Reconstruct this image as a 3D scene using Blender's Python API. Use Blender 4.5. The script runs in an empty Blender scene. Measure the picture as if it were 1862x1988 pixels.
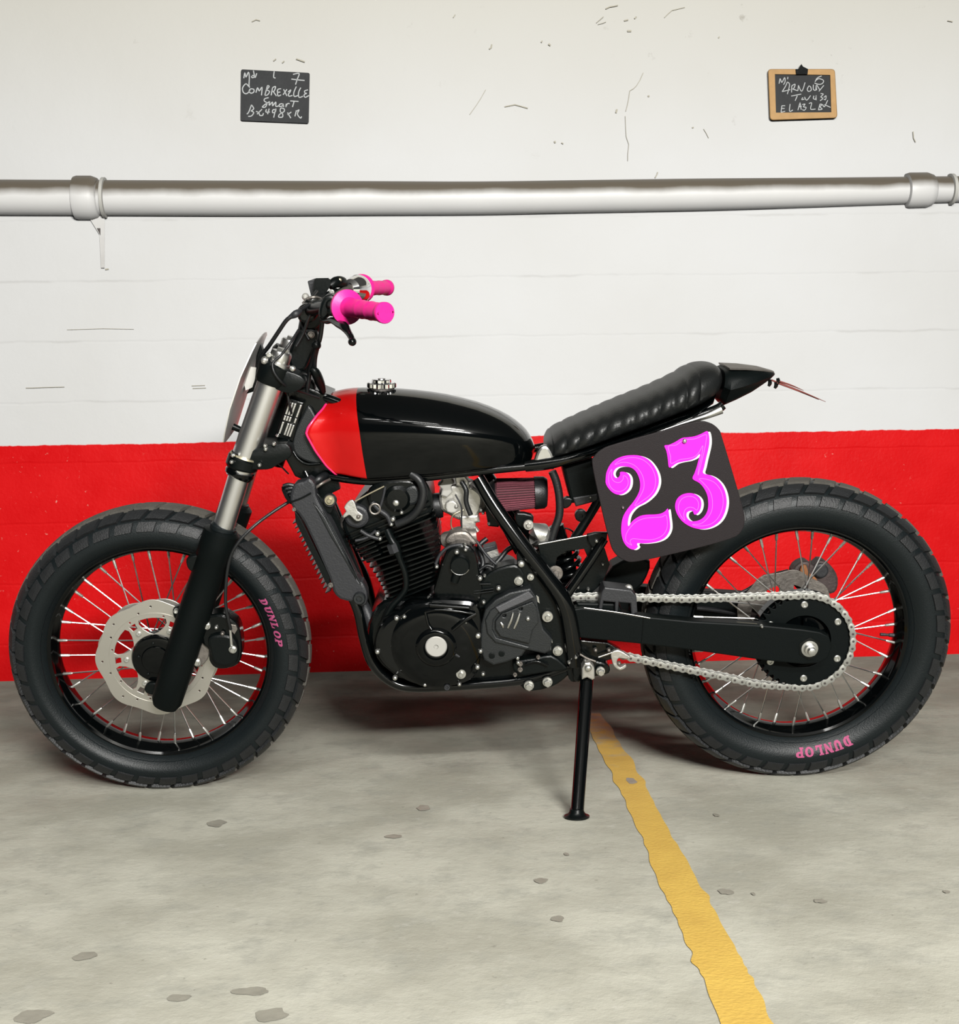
import bpy, bmesh, math, random
from math import sin, cos, pi, radians, atan2, hypot
from mathutils import Vector as V, Matrix as Mx, noise
random.seed(7)
sc = bpy.context.scene
COL = sc.collection

# ---------------------------------------------------------------- camera, light, exposure
F, CX, CY = 2439.14, 931.0, 994.0
H, D, PITCH, ROLL, LEAN, STEER = .6511, 2.7367, .0252, .0202, .1993, .055
cd = bpy.data.cameras.new('camera'); cam = bpy.data.objects.new('camera', cd); COL.objects.link(cam)
cd.sensor_fit = 'HORIZONTAL'; cd.sensor_width = 36; cd.lens = F/1862*36; cd.clip_start = .05
fwd = V((0, cos(PITCH), -sin(PITCH))); upv = V((0, sin(PITCH), cos(PITCH))); rt = V((1, 0, 0))
# image right/up axes after roll
R_ = rt*cos(ROLL) - upv*sin(ROLL); U_ = upv*cos(ROLL) + rt*sin(ROLL)
m = Mx((( R_.x, U_.x, -fwd.x), (R_.y, U_.y, -fwd.y), (R_.z, U_.z, -fwd.z))).to_4x4()
m.translation = V((0, 0, H)); cam.matrix_world = m
sc.camera = cam
w_ = bpy.data.worlds.new('world'); sc.world = w_; w_.use_nodes = True
w_.node_tree.nodes['Background'].inputs[0].default_value = (.95, .97, 1, 1)
w_.node_tree.nodes['Background'].inputs[1].default_value = .05
def area(name, loc, target, sx, sy, power, colr=(1, .985, .95)):
    l = bpy.data.lights.new(name, 'AREA'); l.shape = 'RECTANGLE'; l.size = sx; l.size_y = sy
    l.energy = power; l.color = colr
    o = bpy.data.objects.new(name, l); COL.objects.link(o); o.location = loc
    o.rotation_euler = (V(target)-V(loc)).to_track_quat('-Z', 'Y').to_euler()
    return o
area('fluorescent_light', (-.45, .2, 2.62), (-.45, 1.6, 0), 1.5, .07, 15)
area('fluorescent_light', (-.35, -.5, 2.62), (-.35, 1.6, 0), 1.5, .07, 12)
area('fluorescent_light', (.7, -1.9, 2.58), (0, 2.6, .3), 1.5, .14, 115)
area('fluorescent_light', (1.5, -3.5, 2.15), (-.4, 4.0, .8), 1.5, .25, 440)
sc.cycles.diffuse_bounces = 0; sc.cycles.max_bounces = 8
sc.view_settings.view_transform = 'Standard'; sc.view_settings.look = 'None'
sc.view_settings.exposure = 0.0; sc.view_settings.gamma = 1; sc.view_settings.use_curve_mapping = False

# ---------------------------------------------------------------- rays and frames
CAMP = V((0, 0, H))
def ray(px, py):
    return (fwd + R_*((px-CX)/F) + U_*(-(py-CY)/F))
def ground(px, py, z=0.0):
    d = ray(px, py); t = (z-H)/d.z; return CAMP + d*t
WD, WY = 4.3518, .0557
WN = V((sin(WY), -cos(WY), 0)).normalized()       # wall normal towards the room
WP = V((0, WD, 0))
def onwall(px, py, off=0.0):
    d = ray(px, py); t = (WP+WN*off-CAMP).dot(WN)/d.dot(WN); return CAMP + d*t
RL = Mx.Rotation(LEAN, 3, 'X')
class Fr:                                          # a flat frame: x along, y away (= -w), z up
    def __init__(s, M, A): s.M = M; s.A = A; s.c = None; s.set()
    def set(s):
        Mi = s.M.transposed()
        s.Q = lambda p: Mi @ ((RL.transposed() @ (p - V((0, D, 0)))) - s.A)
        s.cam = Mi @ ((RL.transposed() @ (CAMP - V((0, D, 0)))) - s.A)
        s.dir = lambda d: Mi @ (RL.transposed() @ d)
        s.mat = Mx.Translation(s.A) @ s.M.to_4x4()
    def __call__(s, px, py, w=0.0):
        d = s.dir(ray(px, py)); t = (-w - s.cam.y)/d.y
        return s.cam + d*t
    def sc(s, px, py, w=0.0):                      # metres per pixel there
        d = s.dir(ray(px, py)); return ((-w - s.cam.y)/d.y)/F
B = Fr(Mx.Identity(3), V((0, 0, 0)))
XF, RF, XR, RR, RH, TW = -.6814, .3158, .6651, .3275, .2151, .0622
f0, f1 = B(322, 1365, .105), B(553, 690, .105)
kx = (f1-f0); kx.y = 0; kx.normalize()             # steering axis, parallel to the fork
A0 = B(568, 790, 0)
FR = Fr(Mx.Rotation(STEER, 3, kx), A0)
CF = FR.M.transposed() @ (V((XF, 0, RF)) - A0); CF.y = 0   # front axle in the front frame
CR = V((XR, 0, RR))

# ---------------------------------------------------------------- materials
MATS = {}
def mat(name, col, rough=.5, metal=0.0, coat=0.0, bump=0.0, bscale=60, var=0.0, vscale=8, spec=.5, rvar=.0):
    m = bpy.data.materials.new(name); m.use_nodes = True
    nt = m.node_tree; n = nt.nodes; l = nt.links; b = n['Principled BSDF']
    b.inputs['Base Color'].default_value = (*col, 1); b.inputs['Roughness'].default_value = rough
    b.inputs['Metallic'].default_value = metal; b.inputs['Coat Weight'].default_value = coat
    b.inputs['Coat Roughness'].default_value = .04; b.inputs['Specular IOR Level'].default_value = spec
    tc = n.new('ShaderNodeTexCoord')
    nz = n.new('ShaderNodeTexNoise'); nz.inputs['Scale'].default_value = vscale; nz.inputs['Detail'].default_value = 6
    l.new(tc.outputs['Object'], nz.inputs['Vector'])
    v = max(var, .04)
    mx = n.new('ShaderNodeMix'); mx.data_type = 'RGBA'
    mx.inputs[6].default_value = (*[c*(1-v) for c in col], 1); mx.inputs[7].default_value = (*[min(1, c*(1+v)) for c in col], 1)
    l.new(nz.outputs['Fac'], mx.inputs[0]); l.new(mx.outputs[2], b.inputs['Base Color'])
    if rvar:
        mr = n.new('ShaderNodeMapRange'); mr.inputs[3].default_value = max(.02, rough-rvar); mr.inputs[4].default_value = min(1, rough+rvar)
        l.new(nz.outputs['Fac'], mr.inputs[0]); l.new(mr.outputs[0], b.inputs['Roughness'])
    if bump:
        n2 = n.new('ShaderNodeTexNoise'); n2.inputs['Scale'].default_value = bscale; n2.inputs['Detail'].default_value = 3
        l.new(tc.outputs['Object'], n2.inputs['Vector'])
        bp = n.new('ShaderNodeBump'); bp.inputs['Strength'].default_value = bump; bp.inputs['Distance'].default_value = .002
        l.new(n2.outputs['Fac'], bp.inputs['Height']); l.new(bp.outputs[0], b.inputs['Normal'])
    MATS[name] = m; return m
GLOSS = mat('black_gloss_paint', (.0012, .0018, .002), .08, 0, 0, spec=.27)
GLOSSH = mat('black_gloss_enamel', (.0012, .0018, .002), .13, 0, 0, spec=.42)
BLACK = mat('black_satin_metal', (.0025, .004, .004), .34, 0, .0, .15, 200, spec=.2)
MATTE = mat('black_powder_coat', (.002, .0035, .0035), .5, 0, 0, .15, 400, spec=.12)
CASE = mat('black_engine_case', (.002, .003, .003), .20, 0, .0, .15, 150, spec=.27)
DARKG = mat('dark_grey_plastic', (.020, .021, .024), .5, 0, 0, .3, 300, .15)
COVER = mat('charcoal_plastic_cover', (.009, .011, .012), .42, 0, 0, .3, 500, .1)
RUBBER = mat('tyre_rubber', (.006, .009, .010), .42, 0, 0, .25, 350, .25, 14, spec=.28)
TREAD = mat('worn_tread_rubber', (.014, .015, .016), .5, 0, 0, .5, 300, .5, 30, spec=.4)
TREADT = mat('dusty_tread_crown', (.085, .078, .066), .8, 0, 0, .6, 260, .45, 40)
STEEL = mat('brushed_steel', (.55, .55, .54), .30, 1, 0, .05, 200, .1, 40, rvar=.08)
STAN = mat('satin_fork_tube', (.66, .66, .67), .34, 1, 0, .0, 200, .06, 20)
CHROME = mat('chrome', (.85, .85, .86), .08, 1)
DISC = mat('brake_disc_steel', (.62, .60, .56), .40, 1, 0, .0, 120, .04, 25)
ALU = mat('cast_aluminium', (.52, .51, .48), .42, .85, 0, .4, 120, .2, 30)
ALUD = mat('oxidised_aluminium', (.22, .20, .18), .5, .8, 0, .5, 120, .35, 30)
ZINC = mat('zinc_plated_bolt', (.52, .52, .49), .36, .9, 0, .1, 90)
GREYP = mat('grey_cap_plastic', (.50, .49, .45), .5, .2, 0, .1, 90)
PLATE = mat('aluminium_sheet', (.72, .71, .69), .5, 1, 0, .1, 60, .1, 12)
WHITE = mat('white_tape', (.85, .85, .85), .5)
PINK = mat('neon_pink_rubber', (1.0, .022, .30), .42, 0, 0, .1, 200, .03, spec=.4)
RED = mat('red_tank_lacquer', (.58, .006, .006), .25, .15, .25, 0, 60, .10, 6, spec=.2)
PRIM = mat('pink_edge_lacquer', (1.0, .02, .16), .25, 0, .8)
MAG = mat('magenta_vinyl', (1.0, .020, .76), .55, 0, 0, .03, 200, .02, spec=.3)
MAGL = mat('pale_magenta_line', (1.0, .16, .90), .55, 0, 0, 0, 200, .02)
VWHITE = mat('white_vinyl', (.88, .87, .84), .5)
PINKL = mat('pink_tyre_marker', (1.0, .17, .40), .6, 0, 0, .3, 300, .15, 60)
PLQ = mat('charcoal_number_board', (.014, .0105, .0115), .6, 0, 0, .35, 600, .12, spec=.25)
LEATH = mat('black_leatherette', (.009, .010, .010), .40, 0, 0, .3, 260, .1, spec=.35)
FILT = mat('maroon_filter_gauze', (.21, .055, .075), .75, 0, 0, .6, 500, .2, 60)
CHAINM = mat('chain_plate_steel', (.42, .42, .39), .38, .7, 0, .1, 100, .1, 60)
DARKM = mat('dark_pin_steel', (.09, .08, .075), .5, .6)
RUST = mat('rusty_orange_brown', (.32, .13, .05), .75, .2, 0, .7, 160, .4, 50)
GRIME = mat('grimy_caliper_paint', (.065, .048, .046), .6, .3, 0, .6, 160, .4, 40)
BRASS = mat('dull_yellow_zinc', (.42, .38, .27), .4, .8)
HOSE = mat('black_rubber_hose', (.008, .009, .010), .42, 0, 0, .2, 300)
WHISK = mat('red_brown_wire', (.20, .05, .04), .6)

# ---------------------------------------------------------------- mesh helpers
def link(name, me, m=None, parent=None, smooth=38, fr=None):
    if fr is not None and fr is not B: me.transform(fr.mat)
    if m is not None and not me.materials: me.materials.append(m)
    if smooth and me.polygons:
        me.shade_smooth()
        if me.name.startswith('plate'): smooth = min(smooth, 20)
        try: me.set_sharp_from_angle(angle=radians(smooth))
        except Exception: pass
    o = bpy.data.objects.new(name, me); COL.objects.link(o)
    if parent is not None: o.parent = parent
    return o
def tomesh(bm, name='m', recalc=True):
    if recalc: bmesh.ops.recalc_face_normals(bm, faces=bm.faces)
    me = bpy.data.meshes.new(name); bm.to_mesh(me); bm.free(); return me
def join(meshes):
    bm = bmesh.new()
    for x in meshes: bm.from_mesh(x); bpy.data.meshes.remove(x)
    me = bpy.data.meshes.new('m'); bm.to_mesh(me); bm.free(); return me
def rings_mesh(rings, cap=True, closed=False):
    bm = bmesh.new(); R = [[bm.verts.new(p) for p in r] for r in rings]; n = len(R[0])
    for i in range(len(R)-(0 if closed else 1)):
        a, b = R[i], R[(i+1) % len(R)]
        for j in range(n):
            try: bm.faces.new((a[j], a[(j+1) % n], b[(j+1) % n], b[j]))
            except ValueError: pass
    if cap and not closed:
        for r in (R[0], R[-1]):
            try: bm.faces.new(r)
            except ValueError: pass
    return tomesh(bm)
def cat(pts, n=6, closed=False):
    P = [V(p) for p in pts]; N = len(P); out = []
    if N < 3 and not closed: return P
    for i in range(N if closed else N-1):
        if closed: a, b, c, d = P[i-1], P[i], P[(i+1) % N], P[(i+2) % N]
        else: a, b, c, d = P[max(i-1, 0)], P[i], P[i+1], P[min(i+2, N-1)]
        for k in range(n):
            t = k/n
            out.append(.5*((2*b)+(c-a)*t+(2*a-5*b+4*c-d)*t*t+(-a+3*b-3*c+d)*t**3))
    if not closed: out.append(P[-1])
    return out
def tube(pts, r, seg=12, sm=6, closed=False, cap=True):
    """pts list of Vectors; r a number or a list with one radius per point"""
    rr = r if isinstance(r, (list, tuple)) else [r]*len(pts)
    if sm > 1 and len(pts) > 2:
        Q = cat([(*p, q) if False else V((p[0], p[1], p[2])) for p, q in zip(pts, rr)], sm, closed)
        q2 = cat([V((q, 0, 0)) for q in rr], sm, closed); rs = [max(1e-4, v.x) for v in q2]
    else: Q = [V(p) for p in pts]; rs = list(rr)
    rings = []; N = len(Q); ref = None
    for i, p in enumerate(Q):
        if closed: t = Q[(i+1) % N]-Q[i-1]
        else: t = Q[min(i+1, N-1)]-Q[max(i-1, 0)]
        if t.length < 1e-9: t = V((0, 0, 1))
        t.normalize()
        if ref is None: ref = V((0, 1, 0)) if abs(t.y) < .9 else V((1, 0, 0))
        u = (ref - t*ref.dot(t)).normalized(); ref = u; v = t.cross(u)
        rings.append([p+(u*cos(a)+v*sin(a))*rs[i] for a in (2*pi*k/seg for k in range(seg))])
    return rings_mesh(rings, cap, closed)
def axes(ax):
    ax = V(ax).normalized(); u = V((0, 0, 1)) if abs(ax.z) < .9 else V((1, 0, 0))
    u = (u-ax*u.dot(ax)).normalized(); return ax, u, ax.cross(u)
def lathe(prof, c, ax=(0, -1, 0), seg=32, closed=False):
    """prof [(along, radius)]"""
    ax, u, v = axes(ax); rings = [[V(c)+ax*a+(u*cos(t)+v*sin(t))*max(r, 1e-5) for t in (2*pi*k/seg for k in range(seg))] for a, r in prof]
    return rings_mesh(rings, True, closed)
def plate2(loops, w_near, th, bev=.0008, res=None):
    """loops of (x,z) points, filled with holes, solid from w_near-th to w_near"""
    cu = bpy.data.curves.new('c', 'CURVE'); cu.dimensions = '2D'; cu.fill_mode = 'BOTH'
    bev = min(bev, th*.45); cu.extrude = max(th/2-bev, 1e-5)
    if bev > 0: cu.bevel_depth = bev; cu.bevel_resolution = 1; cu.offset = -bev
    for L in loops:
        s = cu.splines.new('POLY'); s.points.add(len(L)-1)
        for q, p in zip(s.points, L): q.co = (p[0], p[1], 0, 1)
        s.use_cyclic_u = True
    o = bpy.data.objects.new('c', cu); me = bpy.data.meshes.new_from_object(o)
    bpy.data.objects.remove(o); bpy.data.curves.remove(cu)
    bm = bmesh.new(); bm.from_mesh(me); bpy.data.meshes.remove(me)
    bmesh.ops.remove_doubles(bm, verts=bm.verts, dist=1e-6)
    for v in bm.verts: v.co = V((v.co.x, -(w_near-th/2)-v.co.z, v.co.y))
    me = tomesh(bm, 'plate'); return me
def sm2(pts, n=5):                                   # smooth closed outline in pixels
    return [(p.x, p.y) for p in cat([V((p[0], p[1], 0)) for p in pts], n, True)]
def px2(pts, w, fr=B): return [(q.x, q.z) for q in (fr(p[0], p[1], w) for p in pts)]
def plate(outline, w, th, bev=.001, holes=(), fr=B, smooth=0):
    L = [outline]+list(holes)
    if smooth: L = [sm2(o, smooth) for o in L]
    return plate2([px2(o, w, fr) for o in L], w, th, bev)
def circ(cx, cy, r, n=20, ry=None): return [(cx+r*cos(2*pi*k/n), cy+(ry or r)*sin(2*pi*k/n)) for k in range(n)]
def ptube(pts, rpx, fr=B, seg=10, sm=6):
    P = [fr(*p) for p in pts]; rr = rpx if isinstance(rpx, (list, tuple)) else [rpx]*len(pts)
    return tube(P, [r*fr.sc(*p) for r, p in zip(rr, pts)], seg, sm)
def sgp(v, e): return math.copysign(abs(v)**e, v)
def sring(top, bot, b, e=.8, wc=0, n=28):
    mid = (top+bot)/2; h = (top-bot)/2
    out = []
    for k in range(n):
        t = 2*pi*k/n; s, c = sgp(sin(t), e), sgp(cos(t), e)
        out.append(V((mid.x+h.x*s, -(wc+b*c), mid.z+h.z*s)))
    return out
def slab(p0, p1, th, w0, w1, rc=.012, n=4):
    """flat fin between p0 and p1 (x,z), thickness th in that plane, from w0 to w1, rounded corners"""
    d = V((p1.x-p0.x, 0, p1.z-p0.z)); L = d.length; d.normalize(); up = V((-d.z, 0, d.x))
    pts = []
    for cx_, cy_, a0 in ((L-rc, w1-rc, 0), (rc, w1-rc, 90), (rc, w0+rc, 180), (L-rc, w0+rc, 270)):
        for k in range(n+1):
            a = radians(a0+90*k/n); pts.append((cx_+rc*cos(a), cy_+rc*sin(a)))
    o = V((p0.x, 0, p0.z))
    return rings_mesh([[o+d*a+V((0, -w, 0))+up*s*th/2 for a, w in pts] for s in (-1, 1)])
def box(p, q):                                        # two opposite corners as (x, y, z)
    bm = bmesh.new(); bmesh.ops.create_cube(bm, size=1)
    for v in bm.verts: v.co = V([p[i]+(q[i]-p[i])*(v.co[i]+.5) for i in range(3)])
    return tomesh(bm)
def beveled(me, w=.002, seg=2):
    bm = bmesh.new(); bm.from_mesh(me); bpy.data.meshes.remove(me)
    bmesh.ops.bevel(bm, geom=list(bm.edges), offset=w, segments=seg, affect='EDGES', clamp_overlap=True)
    return tomesh(bm)
def tag(o, label=None, cat_=None, group=None, kind=None):
    if label: o['label'] = label
    if cat_: o['category'] = cat_
    if group: o['group'] = group
    if kind: o['kind'] = kind
    return o
_bolt = {}
def bolt(px, py, w, rpx, m=None, parent=None, fr=B, style='hex', name='bolt', h=.006, label=None):
    m = m or ZINC; s = fr.sc(px, py, w); r = rpx*s; c = fr(px, py, w)
    if style == 'hex':
        me = join([lathe([(-.004, r*1.0), (0, r*1.0), (.0012, r*.95)], c, seg=20), lathe([(0, r*.74), (h, r*.74), (h+.001, r*.6)], c, seg=6)])
    elif style == 'cap':
        me = lathe([(-.004, r), (h*.7, r), (h, r*.86), (h, r*.5), (h*.4, r*.45), (h*.4, .0001)], c, seg=18)
    elif style == 'washer':
        me = join([lathe([(-.003, r), (.002, r), (.003, r*.92), (.003, r*.5)], c, seg=28), lathe([(.002, r*.48), (.009, r*.48), (.010, r*.4), (.010, .0001)], c, seg=6)])
    else:
        me = lathe([(-.004, r), (h*.4, r*.95), (h*.8, r*.7), (h, r*.3), (h, .0001)], c, seg=16)
    o = link(name, me, m, parent, 30, fr)
    if label: o['label'] = label
    return o

# ================================================================ SETTING
def wallmat():
    m = bpy.data.materials.new('painted_wall'); m.use_nodes = True; nt = m.node_tree; n = nt.nodes; l = nt.links
    b = n['Principled BSDF']; b.inputs['Specular IOR Level'].default_value = .08
    g = n.new('ShaderNodeNewGeometry'); sp = n.new('ShaderNodeSeparateXYZ'); l.new(g.outputs['Position'], sp.inputs[0])
    def noise_(scale, det=4, vec=None, rough=.55):
        q = n.new('ShaderNodeTexNoise'); q.inputs['Scale'].default_value = scale; q.inputs['Detail'].default_value = det
        q.inputs['Roughness'].default_value = rough
        l.new(vec or g.outputs['Position'], q.inputs['Vector']); return q.outputs['Fac']
    def ma(op, a, b_=None, c=None):
        q = n.new('ShaderNodeMath'); q.operation = op
        for i, x in enumerate((a, b_, c)):
            if x is None: continue
            if isinstance(x, (int, float)): q.inputs[i].default_value = x
            else: l.new(x, q.inputs[i])
        return q.outputs[0]
    def ramp(a, lo, hi):
        q = n.new('ShaderNodeMapRange'); q.inputs[1].default_value = lo; q.inputs[2].default_value = hi; l.new(a, q.inputs[0]); return q.outputs[0]
    def mix(f, a, b_):
        q = n.new('ShaderNodeMix'); q.data_type = 'RGBA'
        if isinstance(f, (int, float)): q.inputs[0].default_value = f
        else: l.new(f, q.inputs[0])
        for i, x in ((6, a), (7, b_)):
            if isinstance(x, tuple): q.inputs[i].default_value = (*x, 1)
            else: l.new(x, q.inputs[i])
        return q.outputs[2]
    z = sp.outputs['Z']
    big = noise_(1.3, 5); mid = noise_(7, 5); fine = noise_(90, 3)
    white = mix(ramp(big, .35, .65), (.84, .845, .84), (.80, .80, .785))
    up = ramp(z, 1.75, 2.45)                         # the plaster above the pipe is yellower and pitted
    white = mix(ma('MULTIPLY', up, .9), white, (.70, .68, .60))
    pit = ma('MULTIPLY', ramp(noise_(16, 6, None, .7), .64, .74), ramp(z, 1.7, 2.2))
    pit = ma('MULTIPLY', pit, ramp(noise_(1.6, 2), .46, .60))
    white = mix(ma('MULTIPLY', pit, .55), white, (.33, .29, .20))
    # faint block courses under the paint, below the pipe
    wob = ma('ADD', z, ma('MULTIPLY', ma('SUBTRACT', mid, .5), .02))
    course = ma('ABSOLUTE', ma('SUBTRACT', ma('FRACT', ma('DIVIDE', ma('SUBTRACT', wob, .02), .205)), .5))
    line = ma('SUBTRACT', 1, ramp(course, .0, .03))
    below = ma('SUBTRACT', 1, ramp(z, 1.55, 1.62))
    gap = ramp(noise_(3.2, 3), .50, .60)
    jl = ma('MULTIPLY', ma('MULTIPLY', line, below), gap)
    white = mix(ma('MULTIPLY', jl, .28), white, (.50, .49, .46))
    red = mix(ramp(mid, .3, .7), (.78, .006, .008), (.86, .012, .014))
    red = mix(ramp(noise_(26, 5, None, .7), .60, .80), red, (.88, .03, .03))
    chip = ma('MULTIPLY', ramp(noise_(60, 3, None, .6), .68, .76), ramp(noise_(2.2, 2), .5, .62))
    red = mix(ma('MULTIPLY', chip, .6), red, (.85, .55, .45))
    edge = ma('ADD', REDZ, ma('ADD', ma('MULTIPLY', ma('SUBTRACT', noise_(30, 4), .5), .010), ma('MULTIPLY', ma('SUBTRACT', noise_(2, 2), .5), .012)))
    isred = ramp(ma('SUBTRACT', edge, z), -.0015, .0015)
    c = mix(isred, white, red); l.new(c, b.inputs['Base Color'])
    l.new(ma('SUBTRACT', .66, ma('MULTIPLY', isred, .22)), b.inputs['Roughness'])
    hgt = ma('ADD', ma('MULTIPLY', mid, .6), ma('MULTIPLY', fine, ma('ADD', .06, ma('MULTIPLY', isred, .16))))
    hgt = ma('SUBTRACT', hgt, ma('MULTIPLY', ma('MULTIPLY', line, below), .22)); hgt = ma('SUBTRACT', hgt, ma('MULTIPLY', pit, .5))
    bp = n.new('ShaderNodeBump'); bp.inputs['Strength'].default_value = .5; bp.inputs['Distance'].default_value = .010
    l.new(hgt, bp.inputs['Height']); l.new(bp.outputs[0], b.inputs['Normal']); return m
REDZ = .7998
def floormat():
    m = bpy.data.materials.new('worn_concrete_floor'); m.use_nodes = True; nt = m.node_tree; n = nt.nodes; l = nt.links
    b = n['Principled BSDF']; b.inputs['Specular IOR Level'].default_value = .02; g = n.new('ShaderNodeNewGeometry')
    def noise_(s, d=5, r=.6):
        q = n.new('ShaderNodeTexNoise'); q.inputs['Scale'].default_value = s; q.inputs['Detail'].default_value = d; q.inputs['Roughness'].default_value = r
        l.new(g.outputs['Position'], q.inputs['Vector']); return q.outputs['Fac']
    def ramp(a, lo, hi, x=0, y=1):
        q = n.new('ShaderNodeMapRange'); q.inputs[1].default_value = lo; q.inputs[2].default_value = hi; q.inputs[3].default_value = x; q.inputs[4].default_value = y
        l.new(a, q.inputs[0]); return q.outputs[0]
    def mix(f, a, b_):
        q = n.new('ShaderNodeMix'); q.data_type = 'RGBA'; l.new(f, q.inputs[0])
        for i, x in ((6, a), (7, b_)):
            if isinstance(x, tuple): q.inputs[i].default_value = (*x, 1)
            else: l.new(x, q.inputs[i])
        return q.outputs[2]
    c = mix(ramp(noise_(3.2, 6), .38, .60), (.50, .485, .40), (.68, .665, .56))
    c = mix(ramp(noise_(11, 7, .7), .50, .68, 0, .7), c, (.45, .445, .38))
    c = mix(ramp(noise_(28, 5, .7), .58, .74, 0, .45), c, (.72, .70, .62))
    c = mix(ramp(noise_(75, 3, .6), .66, .74, 0, .45), c, (.24, .22, .18))
    l.new(c, b.inputs['Base Color']); l.new(ramp(noise_(5), .3, .7, .5, .7), b.inputs['Roughness'])
    bp = n.new('ShaderNodeBump'); bp.inputs['Strength'].default_value = .35; bp.inputs['Distance'].default_value = .004
    l.new(noise_(45, 6, .7), bp.inputs['Height']); l.new(bp.outputs[0], b.inputs['Normal']); return m
WALLM = wallmat(); FLOORM = floormat()
PLAST = mat('plain_plaster', (.72, .71, .68), .8, 0, 0, .2, 30)
def wallx(x): return WD + x*math.tan(WY)
XL, XRr, YB, ZC = -4.2, 4.2, -5.0, 2.75
def grid_wall():
    bm = bmesh.new(); nx, nz = 80, 40
    vs = [[bm.verts.new((XL+(XRr-XL)*i/nx, wallx(XL+(XRr-XL)*i/nx), ZC*j/nz)) for i in range(nx+1)] for j in range(nz+1)]
    for r in vs:
        for v in r: v.co += -WN*(noise.noise(V((v.co.x*1.6, 3, v.co.z*2.2)))*.004+.004)
    for j in range(nz):
        for i in range(nx): bm.faces.new((vs[j][i], vs[j][i+1], vs[j+1][i+1], vs[j+1][i]))
    # back of the wall, so that it has thickness
    bk = [bm.verts.new((x, wallx(x)+.2, z)) for x, z in ((XL, 0), (XRr, 0), (XRr, ZC), (XL, ZC))]
    bm.faces.new(bk)
    bm.faces.new([bk[0]]+[vs[j][0] for j in range(nz+1)]+[bk[3]]); bm.faces.new([bk[1]]+[vs[j][nx] for j in range(nz+1)]+[bk[2]])
    bm.faces.new([bk[0], bk[1]]+list(reversed(vs[0]))); bm.faces.new([bk[3], bk[2]]+list(reversed(vs[nz])))
    return tomesh(bm)
wall = tag(link('wall_back', grid_wall(), WALLM), kind='structure')
floor = tag(link('floor', box((XL, YB, -.1), (XRr, WD+.3, 0)), FLOORM, smooth=0), kind='structure')
ceil = tag(link('ceiling', box((XL, YB, ZC), (XRr, WD+.5, ZC+.1)), PLAST, smooth=0), kind='structure')

# painted line on the floor
LN = [(1130, 1165, 1385), (1146, 1190, 1420), (1162, 1211, 1455), (1185, 1241, 1500), (1201, 1256, 1532), (1218, 1273, 1565), (1240, 1301, 1616),
      (1259, 1326, 1658), (1282, 1361, 1722), (1301, 1384, 1760), (1320, 1402, 1797), (1336, 1430, 1843), (1354, 1449, 1880), (1370, 1464, 1912), (1398, 1505, 1988),
      (1440, 1555, 2090), (1500, 1630, 2240)]
YEL = mat('yellow_road_paint', (.90, .56, .12), .6, 0, 0, .5, 150, .22, 14)
nt = YEL.node_tree; n = nt.nodes; pb = n['Principled BSDF']; g = n.new('ShaderNodeNewGeometry'); sp = n.new('ShaderNodeSeparateXYZ')
nt.links.new(g.outputs['Position'], sp.inputs[0]); mr = n.new('ShaderNodeMapRange'); mr.inputs[1].default_value = 3.6; mr.inputs[2].default_value = 2.0
mr.inputs[3].default_value = .25; mr.inputs[4].default_value = 1.25; nt.links.new(sp.outputs['Y'], mr.inputs[0])
nz = n.new('ShaderNodeTexNoise'); nz.inputs['Scale'].default_value = 22; nz.inputs['Detail'].default_value = 7; nt.links.new(g.outputs['Position'], nz.inputs['Vector'])
ad = n.new('ShaderNodeMath'); ad.operation = 'ADD'; nt.links.new(nz.outputs['Fac'], ad.inputs[0]); nt.links.new(mr.outputs[0], ad.inputs[1])
m2 = n.new('ShaderNodeMapRange'); m2.inputs[1].default_value = .78; m2.inputs[2].default_value = 1.15; nt.links.new(ad.outputs[0], m2.inputs[0])
mxs = n.new('ShaderNodeMix'); mxs.data_type = 'RGBA'; mxs.inputs[6].default_value = (.53, .49, .36, 1)   # worn through to concrete
old = pb.inputs['Base Color'].links[0].from_socket; nt.links.new(m2.outputs[0], mxs.inputs[0]); nt.links.new(old, mxs.inputs[7]); nt.links.new(mxs.outputs[2], pb.inputs['Base Color'])
def line_mesh(lo, hi, z, jag):
    a = [ground(x0*(1-lo)+x1*lo, y) for x0, x1, y in LN]; b = [ground(x0*(1-hi)+x1*hi, y) for x0, x1, y in LN]
    a = cat(a, 8); b = cat(b, 8); bm = bmesh.new(); pa = pb_ = None
    for i, (p, q) in enumerate(zip(a, b)):
        j = jag*noise.noise(V((i*.23, 0, 1))); k = jag*noise.noise(V((i*.23, 5, 1)))
        p = bm.verts.new((p.x+j, p.y, z)); q = bm.verts.new((q.x+k, q.y, z))
        if pa: bm.faces.new((pa, pb_, q, p))
        pa, pb_ = p, q
    return tomesh(bm)
link('painted_line', line_mesh(0, 1, .0012, .007), YEL, floor, 0)['label'] = 'worn yellow parking line painted across the concrete floor'
STAIN = mat('oil_stain', (.38, .365, .30), .55, 0, 0, .3, 60, .3, 40)
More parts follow.
